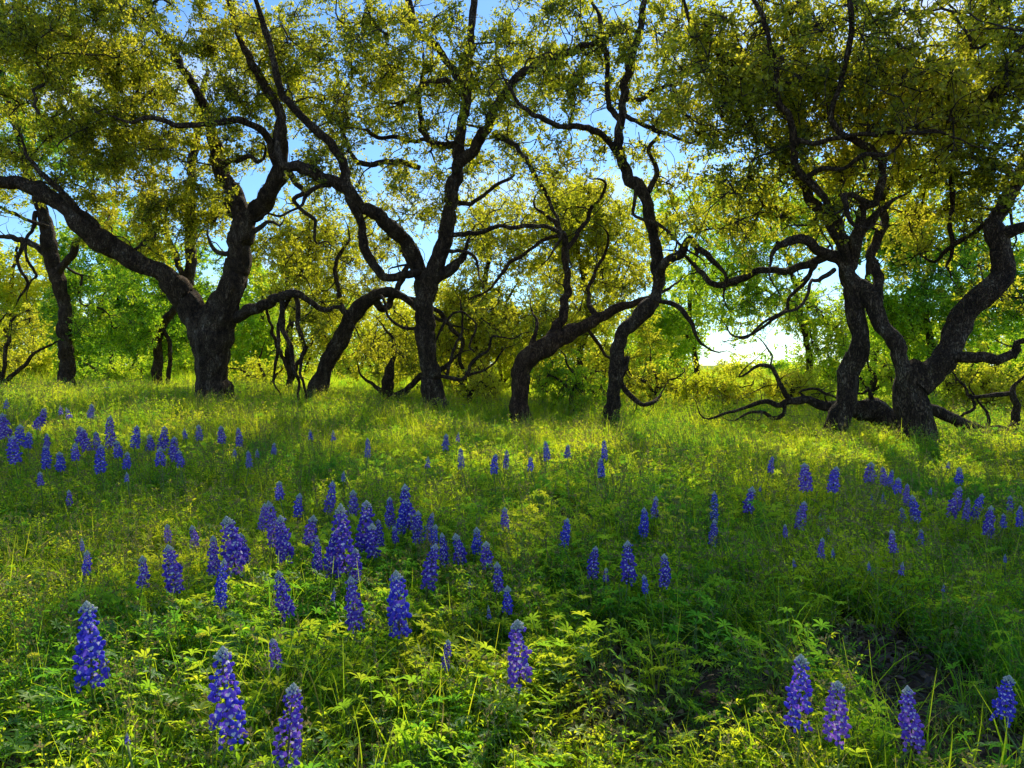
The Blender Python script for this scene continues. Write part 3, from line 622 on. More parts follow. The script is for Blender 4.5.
t.limb([(806, 178, 7, -.5), (824, 168, 6, -.6), (845, 170, 5, -.8), (870, 160, 5, -1)], wob=.1)
t.limb([(757, 136, 7, .2), (738, 120, 6, .5), (722, 110, 5, .7), (705, 80, 5, .8)], wob=.1)
t.limb([(790, 138, 6, -.6), (820, 142, 6, -.7), (860, 136, 5, -.8), (905, 140, 5, -1), (930, 132, 4, -1)], wob=.08)
t.limb([(815, 262, 6), (800, 292, 4, .4), (775, 318, 4, .7), (745, 332, 3, 1)], wob=.1)
t.limb([(834, 270, 6), (812, 285, 4, -.3), (790, 310, 3, -.5), (765, 322, 3, -.6)], wob=.1)
t.fill([(755, 85, 88, 88, 150, 0, 1.2), (850, 100, 100, 92, 165, 0, 1.3), (720, 215, 55, 40, 28, .8), (800, 205, 60, 40, 30, .5), (860, -60, 110, 50, 40, 0, 1.3)], leaf_n=125, leaf_l=.030)
T8 = t
# --- twisted pair, right
t = Tree('oak_tree', 'stout oak at the meadow edge with a thick twisting limb climbing right', 'tree', 917, 7.0, 'oaks along the meadow edge')
t.limb([(917, 438, 44), (915, 420, 36), (912, 398, 34), (914, 384, 36), (918, 374, 30)], 'trunk', ground_it=True)
t.limb([(908, 392, 22), (900, 368, 18), (896, 345, 17), (886, 326, 17, .1), (876, 305, 18, .2), (864, 292, 16, .3), (850, 280, 12, .45), (845, 262, 9, .5)])
t.limb([(876, 305, 12, .2), (878, 280, 11, .4), (872, 255, 10, .6), (880, 235, 10, .7), (888, 215, 9, .8), (884, 190, 7, .9), (900, 165, 6, 1)])
t.limb([(918, 388, 26), (932, 374, 29), (946, 357, 26), (956, 335, 25), (968, 315, 25), (986, 290, 25), (1000, 264, 23), (998, 242, 21), (994, 226, 18), (1003, 205, 16), (1015, 183, 14), (1030, 160, 12), (1045, 130, 11), (1052, 90, 9), (1050, 40, 8), (1045, -30, 6)])
t.limb([(998, 236, 14), (1010, 232, 14, -.1), (1025, 226, 13, -.2), (1050, 218, 11, -.3), (1080, 190, 8, -.4)])
t.limb([(946, 360, 13), (958, 357, 12, -.1), (976, 358, 13, -.2), (996, 359, 12, -.3), (1010, 352, 10, -.3), (1022, 344, 8, -.4), (1045, 335, 6, -.5)], wob=.04)
t.limb([(1052, 92, 8), (1032, 78, 9, -.2), (1012, 80, 9, -.3), (992, 94, 8, -.4), (972, 110, 6, -.5), (950, 120, 4, -.6)])
t.limb([(994, 226, 8), (982, 224, 6, .2), (968, 238, 5, .3), (950, 250, 5, .5)], wob=.08)
t.limb([(1018, 178, 7), (1000, 165, 6, .3), (975, 170, 5, .5), (948, 168, 5, .6), (925, 172, 4, .7)], wob=.08)
t.limb([(950, 165, 5, .6), (955, 200, 5, .6), (946, 235, 5, .6), (948, 262, 3, .6)], wob=.1)
t.fill([(955, 85, 85, 100, 150, 0, 1.2), (1010, 60, 60, 70, 70), (925, 215, 55, 55, 55, 1.2), (985, 185, 45, 40, 26, .4), (1000, 305, 34, 30, 9, .5), (1000, -70, 140, 60, 45, 0, 1.3)], leaf_n=125, leaf_l=.031)
# --- slim oak far left
t = Tree('oak_tree', 'slim upright oak half hidden under the long left limb', 'tree', 68, 14, 'oaks along the meadow edge')
t.limb([(68, 388, 18), (66, 360, 15), (65, 320, 14), (60, 288, 14), (53, 265, 16), (48, 235, 14), (40, 205, 11), (26, 160, 9), (12, 110, 7), (-2, 60, 5)], 'trunk', ground_it=True)
t.limb([(52, 262, 9), (40, 248, 7, .2), (22, 240, 6, .3), (-5, 236, 4, .4)])
t.limb([(58, 275, 9), (68, 258, 8, -.2), (78, 245, 7, -.3), (90, 240, 5, -.5)], wob=.1)
for pts in ([(22, 240, 5, .3), (20, 262, 4, .3), (26, 285, 3, .3)], [(50, 228, 5), (30, 222, 4, -.3), (8, 208, 4, -.6)], [(36, 212, 5), (30, 250, 3, -.3), (34, 275, 3, -.3)]): t.limb(pts, wob=.15, grow=False)
t.fill([(40, 130, 70, 70, 90, .5, 1.5), (105, 315, 55, 45, 60, .8, 1.2), (20, 60, 80, 60, 60, .5)], leaf_n=105, leaf_l=.042, mat='oak_green')
# --- thin pair of stems behind the left limb
t = Tree('oak_tree', 'thin dark oak stem rising behind the largest oak, crooked halfway up', 'tree', 158, 16, 'oaks along the meadow edge')
t.limb([(158, 388, 12), (157, 360, 10), (161, 330, 9), (175, 306, 9), (189, 280, 11), (191, 230, 12), (190, 180, 10), (198, 130, 7), (205, 80, 5)], 'trunk', ground_it=True)
t.limb([(163, 330, 6), (170, 345, 5), (168, 370, 5), (166, 392, 4)], grow=False)
t.limb([(189, 290, 7), (175, 255, 6, -.3), (165, 225, 5, -.6)])
t.fill([(165, 270, 60, 50, 70, 1), (210, 290, 40, 60, 40, 1.5), (150, 340, 55, 28, 34, .8)], leaf_n=105, leaf_l=.048, mat='oak_green')
# --- leaning little tree at left border
t = Tree('leaning_shrub', 'low multi-stemmed shrub with bare arching stems beneath yellow leaves', 'shrub', 4, 15)
t.limb([(2, 385, 10), (-3, 372, 10), (-10, 350, 7)], 'trunk', ground_it=True)
t.limb([(4, 384, 6), (14, 374, 5), (26, 362, 4), (40, 350, 3)]); t.limb([(2, 380, 5), (6, 350, 4), (12, 325, 3)])
t.fill([(10, 340, 45, 35, 50, .5, 1)], leaf_n=80, leaf_l=.042, mat='oak_olive', bare=.25)

# --- trees and scrub behind
def back_tree(name, label, cat, px, D, stems, blobs, mat, leaf_n=90, leaf_l=.05, cl=.38, bare=.1, droop=0., group=None, bark='bark'):
    t = Tree(name, label, cat, px, D, group, bark)
    for i, s in enumerate(stems): t.limb(s, 'trunk' if i == 0 else 'limb', ground_it=(i == 0), sides=7, lump=.1)
    t.fill(blobs, leaf_n=leaf_n, leaf_l=leaf_l, cl_r=cl * 1.1, mat=mat, bare=bare, droop=droop, twig_sides=3, nt=5, dmul=1.45)
    return t
G = 'trees and scrub behind the oaks'
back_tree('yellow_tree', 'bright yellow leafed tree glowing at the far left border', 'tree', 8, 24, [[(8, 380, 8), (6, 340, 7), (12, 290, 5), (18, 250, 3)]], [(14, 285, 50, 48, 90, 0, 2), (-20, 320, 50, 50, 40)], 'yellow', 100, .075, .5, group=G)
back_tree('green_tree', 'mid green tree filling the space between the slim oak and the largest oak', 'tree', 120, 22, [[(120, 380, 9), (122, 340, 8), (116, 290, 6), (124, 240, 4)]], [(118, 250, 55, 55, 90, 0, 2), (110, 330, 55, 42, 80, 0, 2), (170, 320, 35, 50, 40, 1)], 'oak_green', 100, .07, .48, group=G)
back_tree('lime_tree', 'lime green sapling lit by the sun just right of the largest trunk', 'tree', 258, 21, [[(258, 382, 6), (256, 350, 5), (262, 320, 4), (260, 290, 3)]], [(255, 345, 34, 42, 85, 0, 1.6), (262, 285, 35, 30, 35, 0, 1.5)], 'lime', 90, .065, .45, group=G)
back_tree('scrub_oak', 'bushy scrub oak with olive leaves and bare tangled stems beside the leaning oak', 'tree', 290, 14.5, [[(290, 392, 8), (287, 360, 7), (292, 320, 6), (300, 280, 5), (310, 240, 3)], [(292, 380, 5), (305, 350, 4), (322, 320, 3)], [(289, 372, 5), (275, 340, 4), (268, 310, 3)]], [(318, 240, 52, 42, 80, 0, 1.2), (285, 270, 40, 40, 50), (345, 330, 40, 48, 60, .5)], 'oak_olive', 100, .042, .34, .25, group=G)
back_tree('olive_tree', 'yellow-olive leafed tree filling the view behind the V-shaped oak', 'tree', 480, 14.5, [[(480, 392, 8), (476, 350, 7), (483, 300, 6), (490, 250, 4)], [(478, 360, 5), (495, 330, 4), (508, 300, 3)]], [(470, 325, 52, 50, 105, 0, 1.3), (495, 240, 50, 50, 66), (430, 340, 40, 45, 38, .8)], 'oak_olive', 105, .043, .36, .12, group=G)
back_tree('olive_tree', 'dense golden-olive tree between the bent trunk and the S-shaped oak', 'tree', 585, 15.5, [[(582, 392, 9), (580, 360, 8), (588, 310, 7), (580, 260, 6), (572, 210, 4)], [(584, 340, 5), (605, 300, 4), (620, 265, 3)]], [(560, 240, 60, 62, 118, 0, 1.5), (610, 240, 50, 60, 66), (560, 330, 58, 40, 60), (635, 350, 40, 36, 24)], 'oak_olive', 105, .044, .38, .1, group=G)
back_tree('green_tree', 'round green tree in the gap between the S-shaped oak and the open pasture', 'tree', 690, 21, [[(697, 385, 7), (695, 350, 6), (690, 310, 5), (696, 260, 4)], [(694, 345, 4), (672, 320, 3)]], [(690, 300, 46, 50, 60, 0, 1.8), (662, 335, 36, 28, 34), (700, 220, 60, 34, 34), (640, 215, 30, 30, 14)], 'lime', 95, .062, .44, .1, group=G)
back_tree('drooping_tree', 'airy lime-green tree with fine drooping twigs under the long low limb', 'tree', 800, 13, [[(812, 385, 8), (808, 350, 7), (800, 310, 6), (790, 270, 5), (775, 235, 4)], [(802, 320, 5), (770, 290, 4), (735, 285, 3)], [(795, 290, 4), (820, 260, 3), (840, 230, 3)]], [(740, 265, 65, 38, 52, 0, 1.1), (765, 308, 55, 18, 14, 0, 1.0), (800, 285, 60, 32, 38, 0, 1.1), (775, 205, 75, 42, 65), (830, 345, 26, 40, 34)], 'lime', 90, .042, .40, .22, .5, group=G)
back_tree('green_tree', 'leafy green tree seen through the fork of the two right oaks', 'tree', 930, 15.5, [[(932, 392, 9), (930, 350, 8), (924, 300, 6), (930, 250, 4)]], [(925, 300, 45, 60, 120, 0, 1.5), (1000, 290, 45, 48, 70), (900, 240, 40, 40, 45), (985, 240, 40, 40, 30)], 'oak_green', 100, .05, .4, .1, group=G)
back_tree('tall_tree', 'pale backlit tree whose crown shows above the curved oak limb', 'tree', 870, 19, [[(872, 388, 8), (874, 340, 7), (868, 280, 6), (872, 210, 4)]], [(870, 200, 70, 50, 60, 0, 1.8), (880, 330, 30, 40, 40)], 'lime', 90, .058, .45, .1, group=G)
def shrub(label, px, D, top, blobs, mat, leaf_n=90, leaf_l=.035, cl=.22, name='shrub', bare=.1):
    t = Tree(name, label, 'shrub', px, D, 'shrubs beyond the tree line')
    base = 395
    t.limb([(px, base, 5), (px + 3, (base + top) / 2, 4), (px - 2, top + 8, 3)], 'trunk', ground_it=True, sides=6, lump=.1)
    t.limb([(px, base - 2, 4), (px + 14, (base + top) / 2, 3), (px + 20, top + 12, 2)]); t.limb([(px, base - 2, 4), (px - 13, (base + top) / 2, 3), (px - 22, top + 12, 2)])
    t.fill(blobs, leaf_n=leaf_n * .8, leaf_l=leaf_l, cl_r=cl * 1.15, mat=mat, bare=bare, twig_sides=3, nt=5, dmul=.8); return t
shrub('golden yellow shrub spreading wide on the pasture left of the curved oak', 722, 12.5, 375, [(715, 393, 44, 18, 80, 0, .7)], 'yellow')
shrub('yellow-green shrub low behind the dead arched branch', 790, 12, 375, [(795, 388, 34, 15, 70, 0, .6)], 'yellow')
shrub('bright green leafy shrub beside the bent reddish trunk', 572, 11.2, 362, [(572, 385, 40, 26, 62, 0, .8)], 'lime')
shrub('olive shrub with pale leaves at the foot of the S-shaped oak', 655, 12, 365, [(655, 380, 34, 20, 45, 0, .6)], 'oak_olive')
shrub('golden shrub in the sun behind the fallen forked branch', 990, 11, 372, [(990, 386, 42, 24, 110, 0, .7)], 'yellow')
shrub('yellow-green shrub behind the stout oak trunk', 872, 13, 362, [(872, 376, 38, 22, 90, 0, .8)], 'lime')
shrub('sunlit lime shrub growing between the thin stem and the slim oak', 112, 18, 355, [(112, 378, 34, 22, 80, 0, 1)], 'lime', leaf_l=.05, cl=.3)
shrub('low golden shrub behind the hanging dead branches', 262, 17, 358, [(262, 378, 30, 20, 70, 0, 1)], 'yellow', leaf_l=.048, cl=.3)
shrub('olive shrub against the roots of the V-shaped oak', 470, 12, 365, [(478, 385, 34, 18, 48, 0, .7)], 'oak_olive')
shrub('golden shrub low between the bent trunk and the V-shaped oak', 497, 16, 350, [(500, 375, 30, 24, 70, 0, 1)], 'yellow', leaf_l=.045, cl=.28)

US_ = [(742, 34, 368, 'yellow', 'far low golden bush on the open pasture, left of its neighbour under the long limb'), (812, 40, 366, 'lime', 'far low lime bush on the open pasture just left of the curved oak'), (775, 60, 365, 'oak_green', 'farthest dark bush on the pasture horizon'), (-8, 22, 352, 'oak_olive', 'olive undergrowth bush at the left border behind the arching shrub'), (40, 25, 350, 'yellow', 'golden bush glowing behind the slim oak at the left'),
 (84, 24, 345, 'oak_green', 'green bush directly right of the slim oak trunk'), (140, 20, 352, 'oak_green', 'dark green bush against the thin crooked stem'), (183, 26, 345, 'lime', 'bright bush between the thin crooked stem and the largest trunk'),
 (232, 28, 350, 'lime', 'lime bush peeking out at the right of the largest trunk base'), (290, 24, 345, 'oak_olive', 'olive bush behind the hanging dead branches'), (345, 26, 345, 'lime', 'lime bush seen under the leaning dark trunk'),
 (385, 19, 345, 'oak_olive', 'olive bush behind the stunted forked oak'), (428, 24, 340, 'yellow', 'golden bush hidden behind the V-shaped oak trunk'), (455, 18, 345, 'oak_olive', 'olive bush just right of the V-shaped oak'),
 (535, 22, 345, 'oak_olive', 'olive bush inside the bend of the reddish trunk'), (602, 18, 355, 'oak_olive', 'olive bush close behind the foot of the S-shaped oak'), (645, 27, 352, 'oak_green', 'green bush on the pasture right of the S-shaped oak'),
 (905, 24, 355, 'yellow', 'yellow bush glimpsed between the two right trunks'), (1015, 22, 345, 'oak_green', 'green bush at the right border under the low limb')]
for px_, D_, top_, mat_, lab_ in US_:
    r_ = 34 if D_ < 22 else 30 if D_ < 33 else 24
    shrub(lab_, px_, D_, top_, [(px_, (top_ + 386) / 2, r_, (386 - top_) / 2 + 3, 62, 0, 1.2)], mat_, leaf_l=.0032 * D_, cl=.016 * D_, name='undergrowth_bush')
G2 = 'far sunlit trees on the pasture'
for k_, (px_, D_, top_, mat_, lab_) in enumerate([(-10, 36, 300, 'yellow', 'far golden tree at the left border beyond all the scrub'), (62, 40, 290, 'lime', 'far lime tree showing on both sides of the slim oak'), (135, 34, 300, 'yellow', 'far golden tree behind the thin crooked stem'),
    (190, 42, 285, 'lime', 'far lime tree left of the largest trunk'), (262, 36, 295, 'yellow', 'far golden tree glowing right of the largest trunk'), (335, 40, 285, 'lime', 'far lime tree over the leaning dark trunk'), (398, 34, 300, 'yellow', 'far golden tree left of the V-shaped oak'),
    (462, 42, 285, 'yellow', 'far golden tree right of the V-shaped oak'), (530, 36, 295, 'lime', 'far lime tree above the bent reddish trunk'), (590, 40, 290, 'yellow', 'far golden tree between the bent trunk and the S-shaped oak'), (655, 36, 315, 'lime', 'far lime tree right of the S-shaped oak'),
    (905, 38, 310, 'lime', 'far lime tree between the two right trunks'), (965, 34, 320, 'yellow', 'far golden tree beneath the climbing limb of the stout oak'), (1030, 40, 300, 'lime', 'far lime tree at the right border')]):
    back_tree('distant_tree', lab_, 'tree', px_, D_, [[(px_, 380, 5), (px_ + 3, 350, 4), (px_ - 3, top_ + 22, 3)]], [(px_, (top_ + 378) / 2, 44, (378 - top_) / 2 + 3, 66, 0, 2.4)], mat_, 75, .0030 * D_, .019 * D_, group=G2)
# --- fallen branches at the right
def fallen(label, limbs, D, name='fallen_branch'):
    p = at(limbs[0][0][0], limbs[0][0][1], D)
    root = bpy.data.objects.new(name, None); COL.objects.link(root); root.location = p; tag(root, label, 'branch')
    class Dummy(Tree):
        def __init__(s): s.D = D; s.base = p; s.root = root; s.nodes = []; s.nrad = []; s.ndir = []; s.bark = 'bark'; s.seed = random.random() * 9
    d = Dummy()
    for i, l in enumerate(limbs): d.limb(l, 'main_bough' if i == 0 else 'side_branch', grow=False, wob=.06, lump=.2)
fallen('thick fallen bough lying between the two right trunks with a thin dead twig arching up', [
    [(905, 432, 20), (888, 420, 24), (872, 408, 26), (858, 406, 22), (845, 402, 16), (825, 403, 10), (805, 399, 9), (788, 401, 8), (774, 408, 6), (758, 404, 5), (745, 410, 4), (728, 412, 3), (712, 417, 2)],
    [(790, 401, 6), (783, 390, 5, -.1), (776, 375, 5, -.1), (768, 364, 5, -.1), (757, 362, 4, -.1), (748, 370, 3, -.1), (740, 374, 2, -.1)],
    [(785, 403, 4), (783, 415, 5), (772, 418, 5), (760, 411, 4), (748, 415, 3)], [(808, 399, 4), (800, 392, 3), (812, 388, 3), (822, 392, 3)], [(872, 400, 6), (868, 390, 5), (862, 394, 3)],
    [(770, 366, 2, -.1), (772, 356, 2, -.1), (768, 350, 2, -.1)]], 7.9)
fallen('fallen forked branch curving along the grass right of the stout oak', [
    [(922, 408, 14), (940, 412, 14), (958, 422, 13), (978, 430, 12), (996, 432, 11), (1008, 432, 10), (1014, 420, 9), (1016, 405, 8), (1012, 392, 7), (1016, 382, 4)],
    [(1013, 393, 6), (1000, 395, 6), (985, 394, 5), (970, 396, 4), (966, 388, 3)], [(986, 431, 5), (990, 420, 4), (988, 412, 3)], [(970, 394, 3), (974, 408, 3), (960, 415, 3)], [(1008, 433, 7), (1024, 432, 6), (1045, 428, 5)]], 7.5)

# ------------------------------------------------------------------ bluebonnets
def ellipsoid(mb, c, ax, ay, az_, r, mi, seg=7, rings=4, mat=None):
    V = []; 
    for i in range(1, rings):
        th = math.pi * i / rings
        for j in range(seg):
            ph = 2 * math.pi * j / seg
            V.append(c + ax * r[0] * math.sin(th) * math.cos(ph) + ay * r[1] * math.sin(th) * math.sin(ph) + az_ * r[2] * math.cos(th))
    V.append(c + az_ * r[2]); V.append(c - az_ * r[2]); n = (rings - 1) * seg
    F = [[i * seg + j, i * seg + (j + 1) % seg, (i + 1) * seg + (j + 1) % seg, (i + 1) * seg + j] for i in range(rings - 2) for j in range(seg)]
    T = [[n, (j + 1) % seg, j] for j in range(seg)] + [[n + 1, (rings - 2) * seg + j, (rings - 2) * seg + (j + 1) % seg] for j in range(seg)]
    mb.add(V, F, mi); mb.f.append(np.array(T) + mb.n - len(V)); mb.m.append(np.full(len(T), mi, np.int32))
def floret(mb, base, out, s, droop, spot=True):
    """pea flower: pedicel, upright notched banner with a white spot, inflated wings below it"""
    up = np.array([0, 0, 1.]); out = out / np.linalg.norm(out)
    d = nrm((out * math.cos(droop) - up * math.sin(droop))[None])[0]
    sd = np.cross(up, d); sd /= np.linalg.norm(sd); u2 = np.cross(d, sd)
    hub = base + d * s * .45
    tube(mb, [base, base + d * s * .25 + u2 * s * .05, hub], [s * .05, s * .045, s * .05], 3, 2, cap=False)
    ellipsoid(mb, hub + d * s * .26 - u2 * s * .26, d, sd, u2, (s * .30, s * .20, s * .23), 0, 7, 4)
    # banner: disc folded back, two lobes
    k = 9; a = np.linspace(-1.35, 1.35, k); c0 = hub + d * s * .12
    rim = [c0 + sd * s * .46 * math.sin(x) * (1 if abs(x) < 1 else .9) + u2 * s * (.12 + .50 * math.cos(x) - (.09 if abs(x) < .15 else 0)) - d * s * (.20 * math.cos(x) + .16 * abs(math.sin(x))) for x in a]
    mid = [c0 + (q - c0) * .58 + d * s * .12 for q in rim]
    V = [c0] + mid + rim
    mb.add(V, [[1 + i, 1 + k + i, 2 + k + i, 2 + i] for i in range(k - 1)], 0)
    o = mb.n - len(V)
    mb.f.append(np.array([[0, 1 + i, 2 + i] for i in range(k - 1)]) + o)
    mi = np.zeros(k - 1, np.int32)
    if spot: mi[1:7] = 1
    mb.m.append(mi)
def spike_meshes(kind, seed):
    random.seed(seed)
    """unit spike 1 high on +Z, origin at its foot"""
    mb = MB(); tip = MB()
    n, rad, top = {'full': (13, .19, .86), 'slim': (13, .15, .86), 'loose': (13, .20, .87), 'short': (8, .29, .80), 'bud': (4, .27, .60)}[kind]
    axis = np.array([[.02 * math.sin(z * 4 + seed), .02 * math.cos(z * 3 + seed), z] for z in np.linspace(-.02, top + .12, 9)])
    tube(mb, axis, np.linspace(.016, .008, 9), 5, 2)
    ax = lambda z: np.array([.02 * math.sin(z * 4 + seed), .02 * math.cos(z * 3 + seed), z])
    for i in range(n):
        t = i / max(1, n - 1); z = .03 + t * (top - .03); k = 7
        s = rad * (.86 + .26 * math.sin(min(1, t * 1.35 + .12) * math.pi * .62) - .80 * max(0, t - .4) ** 1.2) * (.58 if kind == 'short' else .62 if kind == 'loose' else .68)
        for j in range(k):
            if random.random() < (.26 if kind == 'loose' else .13): continue
            a = 6.28 * (j + .5 * (i % 2)) / k + random.uniform(-.22, .22)
            o = np.array([math.cos(a), math.sin(a), 0]); zz = z + random.uniform(-.034, .034)
            floret(mb, ax(zz) + o * (.026 + (.055 if kind == 'loose' else .035) * (1 - t)), o, s * random.uniform(.74, 1.16), random.uniform(-.35, .5) - .35 * t, random.random() < .8)
    m = {'full': 34, 'slim': 30, 'loose': 30, 'short': 30, 'bud': 26}[kind]
    for i in range(m):
        t = (i + .5) / m; z = top + .01 + t * (1 - top - .02); a = i * 2.4
        r = rad * .40 * (1 - t) ** 1.05; s = rad * .22 * (1.1 - .5 * t)
        o = np.array([math.cos(a), math.sin(a), 0]); d = nrm((o * (1 - t * .6) + np.array([0, 0, .5 + t]))[None])[0]
        sd = np.cross(d, [0.1, 0, 1.]); sd /= np.linalg.norm(sd); u = np.cross(sd, d)
        ellipsoid(tip, ax(z) + o * r, sd, u, d, (s * .42, s * .42, s * .8), 0, 6, 4)
    return mb, tip
SP = {}
for kind, num in (('full', 4), ('slim', 3), ('loose', 3), ('short', 3), ('bud', 2)):
    SP[kind] = []
    for q in range(num):
        a, b = spike_meshes(kind, 100 + len(SP) * 10 + q)
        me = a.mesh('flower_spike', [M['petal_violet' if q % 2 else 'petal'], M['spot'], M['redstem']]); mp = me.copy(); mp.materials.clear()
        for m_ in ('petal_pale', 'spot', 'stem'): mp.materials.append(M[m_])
        SP[kind].append((me, mp, b.mesh('bud_tip', [M['bud']])))
FOL = []
for q in range(5):
    mb = MB(); lupine_leaves(mb, 9, .085, .03, .15, .030); FOL.append(mb.mesh('foliage', [M['lupine'], M['stem']]))
ST = []
for q in range(4):
    mb = MB(); P = crom([(0, 0, -.12), (random.uniform(-.04, .04), random.uniform(-.04, .04), .45), (0, 0, 1.02)], .12); tube(mb, P, np.linspace(.0032, .0022, len(P)), 6, 0); ST.append(mb.mesh('stem', [M['stem']]))
NBB = 0
def bluebonnet(px, y0, y1, label, kind='full', stem=.17, lean=0., group='bluebonnets in flower across the meadow', pale=False):
    """spike from pixel row y0 (tip) to y1 (foot); stands where its foot is stem metres above the ground"""
    global NBB
    best = None
    if y1 < 500 and stem == .17: stem = .25
    for D in np.arange(1.0, 15, .02):
        p = at(px, y1, D); h = p[2] - float(ground(p[0], D))
        if h <= stem: best = D; break
    if best is None: best = 12.
    D = best; foot = at(px, y1, D); tip = at(px + lean, y0, D); L = np.linalg.norm(tip - foot)
    g = float(ground(foot[0], D)); h = foot[2] - g
    root = bpy.data.objects.new('bluebonnet', None); COL.objects.link(root)
    root.location = (foot[0] - lean * .3 * D / FPX, D, g); tag(root, label, 'wildflower', group)
    i = NBB; NBB += 1
    st = link('stem', ST[i % 4], root); off = Vector((lean * .3 * D / FPX, 0, 0))
    v = Vector((off.x, 0, h)); q = Vector((0, 0, 1)).rotation_difference(v.normalized())
    st.rotation_mode = 'QUATERNION'; st.rotation_quaternion = q; st.scale = (1, 1, v.length)
    vi = i % len(SP[kind])
    if 150 < px < 540 and y1 > 500 and vi % 2 == 0 and i % 3 and len(SP[kind]) > 1: vi = 1
    me, mp, bt = SP[kind][vi]
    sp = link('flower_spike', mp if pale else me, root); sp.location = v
    dv = Vector(tip - foot) + Vector((random.uniform(-.13, .13) * L, random.uniform(-.25, .15) * L, 0)); sp.rotation_mode = 'QUATERNION'
    sp.rotation_quaternion = Vector((0, 0, 1)).rotation_difference(dv.normalized()) @ Matrix.Rotation(random.uniform(0, 6.28), 4, 'Z').to_quaternion()
    wf = (1.0 if y1 > 500 else 1.25) * random.uniform(.9, 1.1); sp.scale = (L * wf, L * wf, L * 1.02)
    b = link('bud_tip', bt, sp)
    fo = link('foliage', FOL[i % 5], root); fo.rotation_euler.z = random.uniform(-.7, .7); f = random.uniform(.85, 1.15); fo.scale = (f, f, f * min(1., h / .16))
